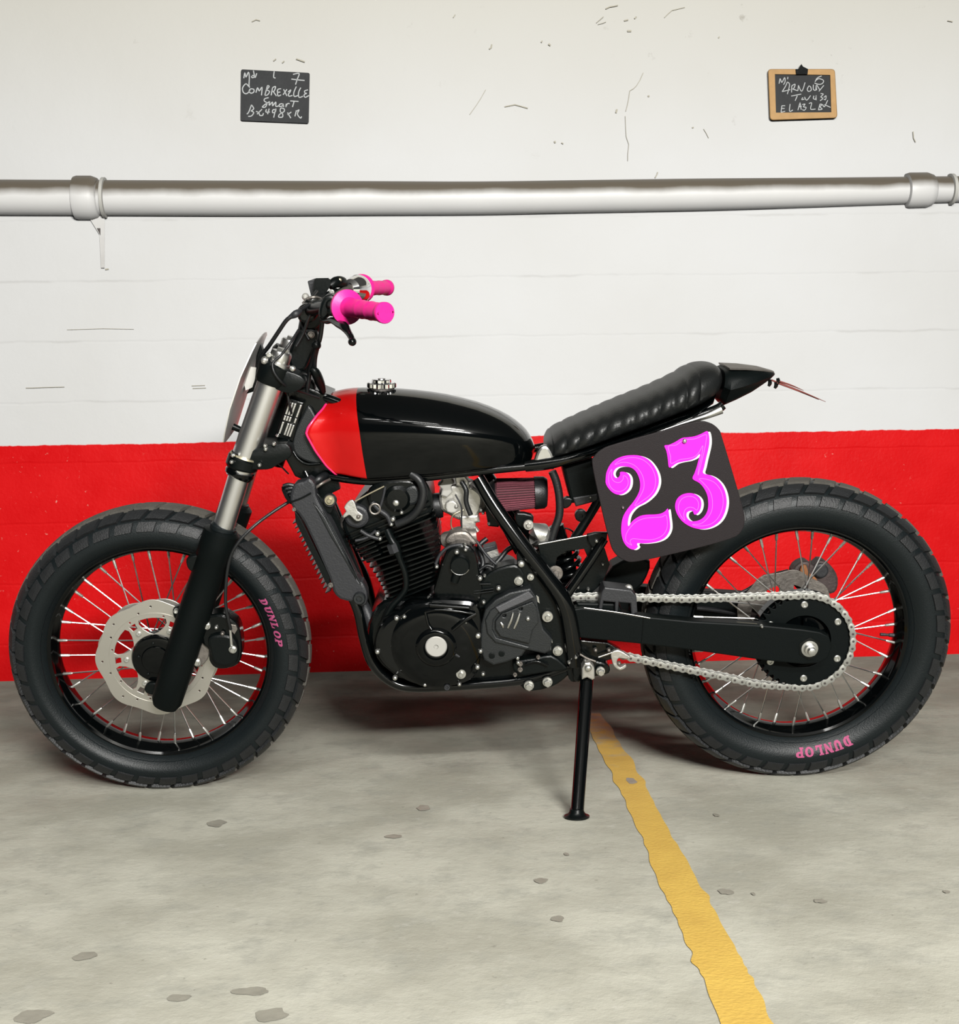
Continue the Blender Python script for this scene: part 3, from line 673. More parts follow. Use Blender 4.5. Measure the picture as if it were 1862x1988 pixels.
# lugs on the left leg
for (x, y, ww) in ((378, 1093, .115), (352, 1190, .085)):
    link('leg_lug', plate([(x-14, y-10), (x+12, y-14), (x+12, y+14), (x-8, y+16), (x-16, y+4)], ww, .02, .003, fr=FR, smooth=3), BLACK, lg, 30, FR)
bolt(342, 1186, .112, 4.5, ZINC, lg, FR, 'cap'); bolt(321, 1343, .100, 4, ZINC, lg, FR, 'cap')
link('leg_lug', plate([(280, 1336), (290, 1326), (316, 1330), (318, 1350), (298, 1350), (284, 1346)], .085, .012, .003, fr=FR, smooth=3), BLACK, lg, 30, FR)
# clamps
tc = link('triple_clamp', plate([(513, 712), (545, 698), (590, 728), (612, 745), (604, 772), (566, 768), (522, 742)], .05, .10, .006, fr=FR, smooth=3), BLACK, bike, 30, FR)
def lat(pts, w0, w1, fr): # bar across the bike through a clamp outline
    return join([plate(pts, w1, w1-w0, .003, fr=fr, smooth=3)])
link('clamp_arm', lat([(520, 728), (536, 716), (584, 730), (590, 750), (562, 764), (526, 750)], -.128, .128, FR), BLACK, tc, 30, FR)
bolt(514, 700, .124, 8, ALU, tc, FR, 'round', h=.01); bolt(522, 689, .12, 5, ZINC, tc, FR, 'hex'); bolt(568, 716, .13, 6, ZINC, tc, FR, 'round'); bolt(579, 728, .05, 8, ALUD, tc, FR, 'hex'); bolt(587, 731, .05, 5, ZINC, tc, FR, 'round')
link('clamp_lug', plate([(504, 702), (512, 690), (524, 692), (530, 712), (530, 730), (514, 722)], .12, .02, .004, fr=FR, smooth=3), BLACK, tc, 30, FR)
lc = link('triple_clamp', lat([(452, 884), (475, 878), (520, 866), (556, 862), (566, 884), (540, 902), (518, 912), (468, 910), (450, 900)], -.128, .128, FR), BLACK, bike, 30, FR)
for x, y in ((452, 884), (450, 897), (504, 903), (516, 872), (532, 862), (515, 866)): bolt(x, y, .135, 4, ZINC, lc, FR, 'round')
link('steering_stem', tube([FR(588, 735, 0), FR(530, 900, 0)], .022, 20, 1), BLACK, bike, 30, FR)

# ---------------------------------------------------------------- handlebar
GH = [(612, 588, .0), (614, 588, .04), (630, 586, .10), (650, 588, .18), (672, 595, .275), (748, 607.5, .40)]
gn = FR(748, 607.5, .405); gf_ = FR(752, 558.5, -.405); fn = FR(672, 596, .272); ff = FR(701, 560, -.272)
def mirror(p): return V((p.x, -p.y, p.z))
e1 = (gn+mirror(gf_))/2; e2 = (fn+mirror(ff))/2                    # averaged grip axis on the near side
cen = FR(606, 600, 0)
gx = lambda t: e2+(e1-e2)*t
f1_, f2_ = mirror(gf_), mirror(ff); fx = lambda t: f2_+(f1_-f2_)*t
e1, e2 = gn, fn
hp = [V((cen.x, 0, cen.z)), V((cen.x, -.05, cen.z)), V((cen.x+.004, -.085, cen.z+.004)), V((cen.x+(e2.x-cen.x)*.45, -.17, cen.z+(e2.z-cen.z)*.7)), e2+(e2-e1)*.35, e2, e1]
hq = hp[:4]+[V((cen.x+(f2_.x-cen.x)*.45, -.17, cen.z+(f2_.z-cen.z)*.7)), f2_+(f2_-f1_)*.35, f2_, f1_]
allp = [mirror(p) for p in reversed(hq[1:])]+hp
hb = link('handlebar', tube(allp, .0115, 16, 6), BLACK, bike, 40, FR)
for sg in (1, -1):
    def g(t):
        p = gx(t) if sg > 0 else fx(t); return V((p.x, p.y*sg, p.z))
    n_ = 40; P = []; Rr = []
    for t, r in ((-.02, .010), (-.015, .030), (0, .0315), (.04, .0315), (.055, .026), (.085, .0185), (.14, .0162)): P.append(g(t)); Rr.append(r)
    for k in range(26):
        t = .18+.72*k/25; P.append(g(t)); Rr.append(.0158+(.0004 if k % 2 else 0)+(.0007 if k in (8, 9, 16, 17) else 0))
    for t, r in ((.92, .0165), (.935, .0180), (.99, .0185), (1.0, .0175), (1.003, .0135), (.99, .0125), (.99, .0003)): P.append(g(t)); Rr.append(r)
    tag(link('grip', tube(P, Rr, 28, 1), PINK, hb, 40, FR), 'neon pink flanged rubber grip')
def bar(px, py, w, lx=0, lz=0):
    return FR(px, py, w)
# chrome throttle housing, right side
th = link('throttle_housing', tube([V((g_.x, g_.y, g_.z)) for g_ in (V((fx(-.04).x, .262, fx(-.04).z)), V((fx(-.1).x, .252, fx(-.1).z)), V((fx(-.2).x, .236, fx(-.2).z)), V((fx(-.32).x-.002, .215, fx(-.32).z)), V((fx(-.36).x-.004, .210, fx(-.36).z)))],
          [.028, .031, .027, .022, .014], 24, 1), CHROME, hb, 30, FR)
th['label'] = 'polished chrome throttle housing'
link('throttle_housing_lug', tube([FR(709, 572, -.25), FR(700, 585, -.25), FR(697, 590, -.25)], [.012, .010, .006], 12, 1), CHROME, hb, 40, FR)
link('throttle_cable', tube([FR(690, 560, -.22), FR(676, 560, -.2), FR(660, 566, -.16), FR(640, 580, -.1)], [.012, .007, .0045, .004], 12, 5), ALUD, hb, 40, FR)
# front brake reservoir
rs = link('brake_reservoir', beveled(rings_mesh([[FR(x, y, w) for x, y in ((597, 546), (613, 540), (613, 572), (604, 575))] for w in (-.17, -.21)]), .001), DARKG, hb, 30, FR)
link('reservoir_lid', beveled(rings_mesh([[FR(x, y, w) for x, y in ((611, 540), (640, 539.5), (643, 553), (628, 577), (608, 577))] for w in (-.12, -.20)]), .002), BLACK, hb, 30, FR)
link('master_cylinder', tube([FR(640, 556, -.16), FR(652, 548, -.17), FR(664, 548, -.19), FR(668, 556, -.2)], [.009, .012, .012, .008], 16, 3), BLACK, hb, 40, FR)
bolt(659, 544, -.17, 5, BRASS, hb, FR, 'round'); bolt(593, 576, -.15, 7, GREYP, hb, FR, 'round', h=.012); bolt(644, 567, .03, 5, ZINC, hb, FR, 'hex')
# riser and bar clamps: one tall forged block, switch gear, perch
for w in (.03, -.03):
    link('handlebar_riser', tube([FR(582, 735, w), FR(590, 690, w), FR(600, 640, w), FR(608, 600, w), FR(612, 588, w)], [.021, .020, .022, .022, .019], 16, 4), BLACK, hb, 40, FR)
link('bar_clamp', plate([(588, 628), (590, 604), (602, 588), (622, 584), (634, 594), (630, 618), (612, 640), (594, 640)], .055, .11, .005, fr=FR, smooth=3), BLACK, hb, 30, FR)
link('gauge_bracket', tube([FR(588, 590, .02), FR(598, 580, .02), FR(612, 577, .02), FR(622, 580, .0)], [.003]*4, 8, 5), ALUD, hb, 40, FR)
link('ignition_housing', plate([(578, 600), (592, 590), (612, 592), (622, 600), (610, 622), (590, 628), (578, 618)], .085, .07, .006, fr=FR, smooth=3), CASE, hb, 30, FR)
link('riser_block', plate([(572, 655), (585, 640), (612, 640), (618, 660), (606, 690), (590, 720), (566, 716), (560, 690)], .06, .12, .006, fr=FR, smooth=3), BLACK, hb, 30, FR)
bolt(604, 650, .065, 7, ALUD, hb, FR, 'hex')
pc = link('clutch_perch', plate([(618, 610), (626, 580), (644, 572), (656, 586), (650, 606), (640, 614), (628, 622)], .22, .05, .006, fr=FR, smooth=3), BLACK, hb, 30, FR)
link('lever', tube([FR(622, 622, .21), FR(634, 624, .225), (FR(645, 622, .245)), FR(658, 629, .28), FR(668, 634, .31), FR(676, 645, .33), FR(682, 655, .35), FR(684, 663, .36)], [.003, .005, .006, .0075, .0085, .0062, .0055, .0052], 12, 5), CASE, hb, 50, FR)
link('lever_ball', lathe([(-.0075, .001), (-.006, .005), (0, .0075), (.006, .005), (.0075, .001)], FR(684, 663.5, .36), (0, -1, 0), 16), CASE, hb, 60, FR)
link('switch_pod', plate([(634, 604), (646, 596), (656, 602), (652, 612), (640, 614)], .235, .04, .004, fr=FR, smooth=3), BLACK, hb, 30, FR)
# cables and hoses around the head
def hose(pts, r, m=HOSE, name='hose', fr=FR, par=None): return link(name, ptube(pts, r, fr, 9, 6), m, par or bike, 60, fr)
hose([(600, 592, .10), (582, 603, .12), (570, 612, .13), (556, 622, .13), (540, 645, .12), (522, 672, .10), (506, 695, .08), (500, 730, .07), (498, 765, .07), (505, 800, .06)], 4.2)
link('hose_fitting', ptube([(583, 604, .12), (575, 609, .13), (568, 613, .13), (562, 616, .13)], [5, 7.5, 6, 4], FR), DARKG, bike, 40, FR)
hose([(620, 590, .12), (626, 612, .11), (624, 640, .1), (620, 662, .10), (612, 680, .09), (604, 710, .07), (598, 745, .06), (596, 770, .05)], 4.6)
hose([(620, 662, .1), (612, 695, .08), (612, 725, .07), (622, 752, .05), (632, 772, .03)], 4.2)
link('cable_sleeve', ptube([(603, 717, .09), (612, 722, .09), (622, 745, .07), (628, 762, .06)], [5, 9, 9, 5], FR, 12, 4), BLACK, bike, 40, FR)
link('cable_joint', ptube([(617, 662, .11), (614, 670, .11), (610, 676, .11)], [6, 10, 6], FR, 14, 4), BLACK, bike, 40, FR)
hose([(580, 640, .10), (562, 668, .125), (545, 690, .13), (530, 705, .14), (532, 722, .145), (545, 740, .14), (560, 752, .12), (590, 762, .08), (620, 772, .06)], 2.6)
hose([(548, 700, .03), (540, 720, .03), (550, 745, .08), (557, 760, .1), (562, 785, .1), (568, 810, .08)], 2.6)
hose([(615, 565, -.05), (600, 585, 0), (585, 615, .04), (590, 640, .06), (600, 660, .07)], 2.8); hose([(640, 570, .05), (620, 590, .1), (600, 615, .1), (590, 645, .09), (575, 672, .09)], 2.6)
hose([(560, 975, .10), (530, 994, .11), (495, 1020, .13), (465, 1050, .14), (448, 1080, .14), (440, 1120, .135), (438, 1170, .13), (444, 1205, .125), (448, 1222, .12)], 3.2)
link('hose_end', ptube([(447, 1222, .12), (449, 1245, .12), (450, 1262, .12)], [2.6, 3.2, 3.2], FR), ZINC, bike, 40, FR); bolt(452, 1261, .125, 8, ZINC, None or bike, FR, 'hex')
hose([(532, 895, .05), (545, 905, .05), (560, 920, .04)], 1.6)

# ---------------------------------------------------------------- front caliper
cal = link('brake_caliper', plate([(402, 1196), (430, 1192), (447, 1200), (462, 1214), (468, 1240), (469, 1268), (462, 1290), (440, 1299), (418, 1298), (406, 1284), (404, 1262), (392, 1250), (390, 1225), (392, 1205)], .108, .05, .006, fr=FR, smooth=3), CASE, bike, 30, FR)
link('caliper_bracket', plate([(386, 1210), (402, 1200), (412, 1218), (408, 1260), (402, 1282), (384, 1296), (372, 1280), (376, 1240)], .098, .010, .002, fr=FR, smooth=3), ALUD, cal, 30, FR)
link('caliper_bridge', plate([(404, 1240), (425, 1232), (450, 1236), (462, 1256), (460, 1284), (440, 1294), (416, 1288), (408, 1268)], .120, .02, .006, fr=FR, smooth=4), BLACK, cal, 30, FR)
link('caliper_tab', plate([(448, 1212), (458, 1214), (461, 1222), (455, 1232), (446, 1222)], .115, .006, .001, fr=FR), ALUD, cal, 30, FR)
bolt(401, 1215, .112, 8, ZINC, cal, FR, 'hex'); bolt(382, 1286, .106, 8, ZINC, cal, FR, 'hex'); bolt(420, 1218, .111, 4, ZINC, cal, FR, 'round'); bolt(432, 1230, .118, 4, ALUD, cal, FR, 'round')

# ---------------------------------------------------------------- front number plate (aluminium, seen from behind)
def fplate():
    b0, t0 = FR(431, 862, .115), FR(497, 664, .115); tt = FR(524, 640, -.02)
    O = [(-.115, .06), (-.115, .86), (-.085, .97), (-.03, 1.02), (.03, 1.02), (.085, .99), (.115, .90), (.115, .10), (.09, .0), (.05, -.03), (-.05, -.03), (-.09, 0)]
    O = [(p.x, p.y) for p in cat([V((a, b, 0)) for a, b in O], 3, True)]
    def pt(w, s, off):
        c = .016*sin(pi*min(1, max(0, s)))                                     # slight bow
        return V((b0.x+(t0.x-b0.x)*s+off-c*.6+.020*(w/.115)**2*0, -w, b0.z+(t0.z-b0.z)*s))
    rings = [[pt(w, s, off) for w, s in O] for off in (0, .0022)]
    return rings_mesh(rings)
fp = link('number_plate', fplate(), PLATE, bike, 30, FR); fp['label'] = 'bare aluminium front number plate seen from behind'
link('plate_tab', rings_mesh([[FR(x, y, w) for x, y in ((487, 712), (502, 714), (490, 752), (477, 758), (474, 745))] for w in (.05, .01)]), PLATE, fp, 30, FR)
link('standoff', ptube([(452, 828, .03), (466, 834, .03)], [7, 6], FR), BLACK, fp, 40, FR); bolt(468, 836, .03, 4, ZINC, fp, FR, 'round')
link('standoff', ptube([(494, 738, .04), (520, 742, .04)], [4, 4], FR), ALUD, fp, 40, FR)
link('standoff', ptube([(466, 836, .03), (459, 862, .06), (456, 882, .08)], [1.5, 1.5, 1.5], FR), ZINC, fp, 40, FR)
link('plate_bracket', plate([(498, 690), (506, 668), (512, 690), (506, 740), (498, 790), (494, 760), (478, 765), (492, 740)], .03, .03, .002, fr=FR), BLACK, fp, 30, FR)

# ---------------------------------------------------------------- frame
fm = link('frame', plate([(548, 756), (600, 752), (640, 768), (640, 800), (612, 830), (640, 880), (665, 925), (640, 938), (612, 950), (594, 935), (572, 925), (556, 895), (540, 872), (552, 848), (572, 800), (560, 775)], .055, .11, .004), CASE, bike, 30)
link('head_tube', tube([FR(583, 752, 0), FR(538, 872, 0)], .031, 24, 1), BLACK, fm, 40, FR)
link('gusset_plate', plate([(590, 800), (604, 792), (640, 870), (640, 900), (600, 898), (572, 880), (568, 850)], .068, .012, .004, smooth=3), COVER, fm, 30)
link('gusset_rib', ptube([(565, 868, .06), (578, 890, .065), (596, 901, .068), (622, 900, .068)], 3.0), CASE, fm, 40)
# finned rectifier between fork and frame
rc_ = link('rectifier', plate([(560, 772), (590, 782), (568, 858), (534, 850)], .078, .03, .003), CASE, bike, 30); rc_['label'] = 'finned rectifier behind the fork'
for i in range(5):
    t0 = (i+.35)/5.1
    xa, ya, xb, yb = 561+27*t0, 780+7*t0, 540+25*t0, 842+8*t0
    for u0, u1 in ((.0, .38), (.42, .56), (.62, .98)):
        if (i+int(u0*10)) % 4 == 3: continue
        p = [(xa+(xb-xa)*u0-1.6, ya+(yb-ya)*u0), (xa+(xb-xa)*u0+1.9, ya+(yb-ya)*u0+1), (xa+(xb-xa)*u1+1.9, ya+(yb-ya)*u1+1), (xa+(xb-xa)*u1-1.6, ya+(yb-ya)*u1)]
        link('rectifier_fin', plate(p, .088, .012, .0008), ALU, rc_, 30)
bolt(539, 846, .09, 4, CHROME, rc_, B, 'round')
def ftube(pts, r, m=GLOSSH, name='frame_tube', par=None, fr=B, seg=14): return link(name, ptube(pts, r, fr, seg, 6), m, par or fm, 50, fr)
# both cradle tubes: near and far
for sg in (1, -1):
    def W(p): return [(x, y, w*sg) if sg > 0 else (x, y, w) for x, y, w in p]
    if sg > 0:
        ftube([(585, 900, .04), (612, 960, .06), (640, 1040, .08), (672, 1130, .10), (695, 1185, .105), (706, 1235, .105), (722, 1285, .105), (755, 1320, .105), (800, 1334, .105), (900, 1330, .105), (1000, 1322, .105), (1060, 1308, .105), (1115, 1288, .105)], 10)
        ftube([(928, 928, .08), (962, 985, .095), (1010, 1053, .11), (1058, 1115, .12), (1090, 1160, .125), (1104, 1200, .125), (1112, 1250, .125), (1116, 1290, .12)], [13, 14, 15, 16, 17, 17, 17, 15])
        ftube([(640, 925, .07), (720, 934, .085), (830, 926, .09), (930, 915, .09), (1040, 904, .09), (1075, 903, .09)], 8)
        ftube([(1020, 905, .09), (1062, 900, .095), (1110, 890, .10), (1200, 862, .10), (1300, 826, .10), (1385, 797, .10), (1404, 786, .10)], [11, 12, 9, 8, 8, 9, 9])
        ftube([(1173, 1046, .09), (1142, 1095, .10), (1096, 1162, .11)], 9)
        ftube([(1180, 930, .05), (1160, 975, .055), (1112, 1052, .06)], 9, BLACK)
        ftube([(600, 765, .03), (640, 775, .05), (700, 800, .06)], 9)
    else:
        P = [B(*p) for p in [(585, 900, .04), (612, 960, .06), (640, 1040, .08), (672, 1130, .10), (695, 1185, .105), (722, 1285, .105), (755, 1320, .105), (800, 1334, .105), (900, 1330, .105), (1060, 1308, .105), (1115, 1288, .105)]]
        link('frame_tube', tube([mirror(p) for p in P], .011, 12, 5), GLOSS, fm, 50)
        P = [B(*p) for p in [(928, 928, .08), (1010, 1053, .11), (1090, 1160, .125), (1112, 1250, .125), (1116, 1290, .12)]]
        link('frame_tube', tube([mirror(p) for p in P], .015, 12, 5), GLOSS, fm, 50)
        P = [B(*p) for p in [(1020, 905, .09), (1110, 890, .10), (1300, 826, .10), (1404, 786, .10)]]
        link('frame_tube', tube([mirror(p) for p in P], .009, 12, 5), GLOSS, fm, 50)
link('polished_bracket', plate([(1036, 905), (1046, 872), (1062, 866), (1074, 884), (1078, 905), (1050, 912)], .098, .02, .005, smooth=3), STEEL, fm, 30)['label'] = 'bare polished steel bracket behind the tank'  # steel plate added to give the rail its white highlight
link('subframe_rail', ptube([(1262, 844, .115), (1320, 824, .115), (1370, 808, .115), (1400, 795, .112)], [3, 4, 6, 9], B), STEEL, fm, 50)['label'] = 'bare polished steel seat rail end'
link('frame_bracket', plate([(1003, 1078), (1018, 1062), (1038, 1098), (1052, 1124), (1070, 1146), (1086, 1182), (1100, 1225), (1102, 1290), (1082, 1296), (1062, 1282), (1056, 1230), (1042, 1180), (1012, 1132)], .115, .012, .002, smooth=2), BLACK, fm, 30)
for x, y, r, st in ((1012, 1095, 7, 'round'), (1030, 1120, 7, 'washer'), (1007, 1128, 9, 'hex'), (1063, 1197, 11, 'washer'), (1083, 1264, 10, 'hex')): bolt(x, y, .122, r, ZINC, fm, B, st)
for x, y in ((1043, 1163), (1068, 1240)):
    link('slot_tab', plate([(x-4, y-9), (x+3, y-4), (x+5, y+9), (x-2, y+4)], .12, .004, .0005), ZINC, fm, 30)
for x, y, r in ((1027, 1331, 10), (1063, 1324, 10), (1166, 1303, 9)): bolt(x, y, .125, r, ZINC, fm, B, 'hex', h=.012)
link('frame_lug', plate([(1000, 1300), (1030, 1285), (1075, 1285), (1110, 1290), (1105, 1310), (1070, 1335), (1018, 1340)], .11, .03, .004, smooth=3), BLACK, fm, 30)
link('frame_lug', plate([(1100, 1275), (1125, 1262), (1150, 1280), (1180, 1290), (1182, 1308), (1150, 1315), (1120, 1325), (1104, 1318)], .115, .05, .004, smooth=3), CASE, fm, 30)

# ---------------------------------------------------------------- fuel tank
TT = [(632, 772), (650, 762), (675, 757), (700, 756), (760, 757), (820, 762), (870, 770), (920, 782), (960, 796), (995, 814), (1020, 834), (1033, 852), (1040, 872)]
TB = [(655, 928), (670, 930), (690, 932), (712, 934), (770, 929), (830, 924), (890, 919), (940, 914), (980, 909), (1010, 904), (1026, 899), (1034, 893), (1040, 880)]
TBW = [.088, .098, .107, .114, .122, .126, .124, .117, .106, .090, .070, .050, .012]
def interp(A, x):
    for (x0, y0), (x1, y1) in zip(A, A[1:]):
        if x0 <= x <= x1: return y0+(y1-y0)*(x-x0)/(x1-x0)
    return A[0][1] if x < A[0][0] else A[-1][1]
def tank():
    top = [B(x, y, .02) for x, y in TT]; bot = [B(x, y, .115 if i < 9 else .06) for i, (x, y) in enumerate(TB)]
    zt = sorted((p.x, p.z) for p in top); zb = sorted((p.x, p.z) for p in bot); wb = [(t.x*.5+b.x*.5, w) for t, b, w in zip(top, bot, TBW)]
    # front edge (a forward pointing V) and colour boundary as x over height fraction
    nose = [(0, B(652, 926, .10).x), (.12, B(634, 912, .10).x), (.34, B(612, 875, .10).x), (.58, B(593, 828, .10).x), (.66, B(596, 812, .10).x), (.82, B(616, 788, .08).x), (.94, B(636, 770, .05).x), (1, B(642, 762, .0).x)]
    bnd = [(0, B(712, 932, .115).x), (.3, B(704, 890, .12).x), (.6, B(697, 840, .12).x), (1, B(695, 757, .0).x)]
    rear = top[-1].x
    # (height fraction, width fraction) round the section, near side from bottom centre up to top centre
    sec = [(0, 0), (0, .5), (0, .80), (.012, .90), (.05, .93), (.14, .95), (.26, .975), (.40, .995), (.52, 1.0), (.62, .985), (.71, .94), (.79, .86), (.86, .745), (.92, .60), (.96, .45), (.985, .28), (1, .1), (1, 0)]
    sec = sec[:2]+[(p.x, p.y) for p in cat([V((a, b, 0)) for a, b in sec[2:]], 3)]
    S = [(0, 0), (0, .03), (0, .12), (0, .3), (0, .5), (0, .75), (0, 1)]
    st = [('n', t) for t in (0, .02, .07, .18, .35, .55, .8, 1)]+[('b', t) for t in (.03, .08, .15, .23, .32, .41, .50, .59, .67, .74, .80, .85, .89, .925, .95, .97, .985, .995, 1)]
    rings = []
    for kd, t in st:
        ring = []
        for side in (1, -1):
            seq = sec if side == 1 else list(reversed(sec))[1:-1]
            for hf, wf in seq:
                x0, xb_ = interp(nose, hf), interp(bnd, hf)
                x = x0+(xb_-x0)*t if kd == 'n' else xb_+(rear-xb_)*t
                b = interp(wb, x); z0, z1 = interp(zb, x), interp(zt, x)
                if kd == 'n':
                    sq = 1-(1-t)**2.6
                    # crease running back from the tip
                    cre = math.exp(-((hf-.60)/.16)**2)*.0
                    b = (.092+(b-.092)*sq) + cre
                    if t < .02: wf *= .97
                ring.append(V((x, -b*wf*side, z0+(z1-z0)*hf)))
        rings.append(ring)
    # inner lip behind the front edge
    inner = [V((p.x+.018, p.y*.86, p.z)) for p in rings[0]]
    me = rings_mesh([inner]+rings)
    me.materials.append(GLOSS); me.materials.append(RED)
    xb_ = {}
    n_ = len(rings[0])
    for i, p in enumerate(me.polygons):
        ri = i//n_
        if ri <= 7: p.material_index = 1
    return me, rings
tm, trings = tank()
tk = link('fuel_tank', tm, None, bike, 60); tk['label'] = 'black gloss fuel tank with a red front section'
er = trings[0]; n_ = len(er)
edge = [p+V((-.0005, 0, 0)) for p in er[2:(len(er)//2)-1]]
link('tank_edge_trim', tube(edge, .0030, 8, 1), PRIM, tk, 60)['label'] = 'pink painted front edge of the tank'
link('tank_seam', tube([p+V((0, 0, -.001)) for p in [r[3] for r in trings[6:-4]]], .0026, 8, 1), GLOSS, tk, 60)
# filler cap
cc = B(741, 757, .0); upc = V((.03, 0, 1)).normalized(); s = B.sc(741, 757)
base = cc-upc*.004
capb = link('filler_neck', lathe([(-.02, 27*s), (.004, 27.5*s), (.006, 26*s), (.0065, 24*s)], base, upc, 40), CHROME, tk, 30)
def knurl(r, amp, n, a0, a1, c, seg=6):
    rings = []
    for a, k in ((a0, .94), (a0+.0015, 1), (a1-.0015, 1), (a1, .93)):
        ax, u, v = axes(upc); rings.append([c+ax*a+(u*cos(t)+v*sin(t))*((r+amp*cos(n*t))*k) for t in (2*pi*q/(n*seg) for q in range(n*seg))])
    return rings_mesh(rings)
link('filler_gasket', lathe([(.0035, 25*s), (.0085, 25*s)], base, upc, 40), DARKM, tk, 30)
link('filler_ring', knurl(26.5*s, .8*s, 26, -.001, .005, base), CHROME, tk, 30)
link('filler_cap', knurl(27*s, 1.3*s, 18, .0085, .019, base), CHROME, tk, 30)['label'] = 'knurled chrome filler cap'
link('filler_cap_top', knurl(18*s, 1.0*s, 10, .018, .026, base), CHROME, tk, 30)
link('filler_cap_button', lathe([(.025, 8*s), (.0275, 7*s), (.028, .0001)], base, upc, 20), STEEL, tk, 30)

# ---------------------------------------------------------------- seat
STP = [(1058, 872), (1062, 853), (1078, 836), (1130, 811), (1200, 781), (1260, 757), (1312, 733), (1338, 717), (1362, 708), (1385, 708), (1398, 716), (1404, 738)]
SBT = [(1064, 884), (1068, 890), (1080, 894), (1135, 878), (1205, 853), (1265, 832), (1318, 812), (1344, 802), (1366, 791), (1384, 778), (1394, 764), (1404, 745)]
SW = [.06, .088, .105, .115, .12, .122, .122, .118, .11, .095, .07, .02]
def seat():
    n_ = 12; t = cat([V((a[0], a[1], 0)) for a in STP], n_); b = cat([V((a[0], a[1], 0)) for a in SBT], n_); w = cat([V((q, 0, 0)) for q in SW], n_)
    rings = []
    for i, (p, q, ww) in enumerate(zip(t, b, w)):
        x = (p.x+q.x)/2; rib = 0
        if 1072 < x < 1352: rib = abs(sin(pi*(x-1072)/25.5))**.45-1
        elif 1352 <= x < 1385: rib = -.0
        T = B(p.x, p.y, .03); Q = B(q.x, q.y, ww.x*.9); ring = []
        N = 40
        mid = (T+Q)/2; h = (T-Q)/2
        for k in range(N):
            th = 2*pi*k/N; s_, c_ = sgp(sin(th), .62), sgp(cos(th), .62)
            f = 1+ (rib*.075 if s_ > -.6 else 0)
            pass
            ww_ = ww.x*(1-.22*max(0, s_)**1.5)
            ring.append(V((mid.x+h.x*s_*f, -ww_*c_*f, mid.z+h.z*s_*f)))
        rings.append(ring)
    return rings_mesh(rings)
st = link('seat', seat(), LEATH, bike, 55); st['label'] = 'black tuck-and-roll seat'
link('seat_base', rings_mesh([sring(B(x, y, .10), B(x, y+7, .10), w, .5) for x, y, w in ((1068, 888, .08), (1085, 892, .105), (1150, 872, .12), (1250, 837, .125), (1340, 804, .12), (1385, 779, .10), (1398, 765, .06))]), GLOSS, st, 40)

# ---------------------------------------------------------------- tail
def tail():
    S = [((1398, 714), (1396, 778), .075), ((1408, 711), (1408, 791), .085), ((1430, 711), (1432, 780), .080), ((1455, 712), (1460, 765), .068), ((1480, 715), (1483, 748), .048), ((1496, 719), (1495, 738), .030), ((1503, 724), (1500, 732), .012)]
    rings = []
    for a, b, w in S:
        T, Q = B(a[0], a[1], .0), B(b[0], b[1], w*.7); mid = (T+Q)/2; h = (T-Q)/2; r = []
        for k in range(28):
            th = 2*pi*k/28; s_, c_ = sgp(sin(th), .55), sgp(cos(th), .55); r.append(V((mid.x+h.x*s_, -w*c_*(.8 if s_ < 0 else 1-.1*s_), mid.z+h.z*s_)))
        rings.append(r)
    return rings_mesh(rings)
tl = link('tail_cowl', tail(), MATTE, bike, 40)
link('tail_trim', rings_mesh([sring(B(x, y, .0), B(x, y+h, .0), w, .6) for x, y, h, w in ((1406, 708.5, 5, .06), (1440, 709.5, 5, .055), (1475, 713, 5, .04), (1499, 719, 6, .02))]), ALUD, tl, 40)['label'] = 'scuffed glittery top strip of the tail'
for x, y in ((1494, 742), (1506, 746), (1510, 739)): link('tail_clip', ptube([(x, y-5, .01), (x+1, y+2, .01), (x-2, y+8, .01)], [3, 4, 2.5], B, 8), CASE, tl, 40)
for a, b in (((1498, 738), (1603, 780)), ((1508, 743), (1590, 776)), ((1512, 740), (1560, 758))):
    link('tail_wire', ptube([(a[0], a[1], .012), ((a[0]+b[0])/2, (a[1]+b[1])/2-1, 0), (b[0], b[1], -.02)], [2.0, 1.7, .5], B, 6), WHISK, tl, 60)['label'] = 'thin reddish wire trailing from the tail'

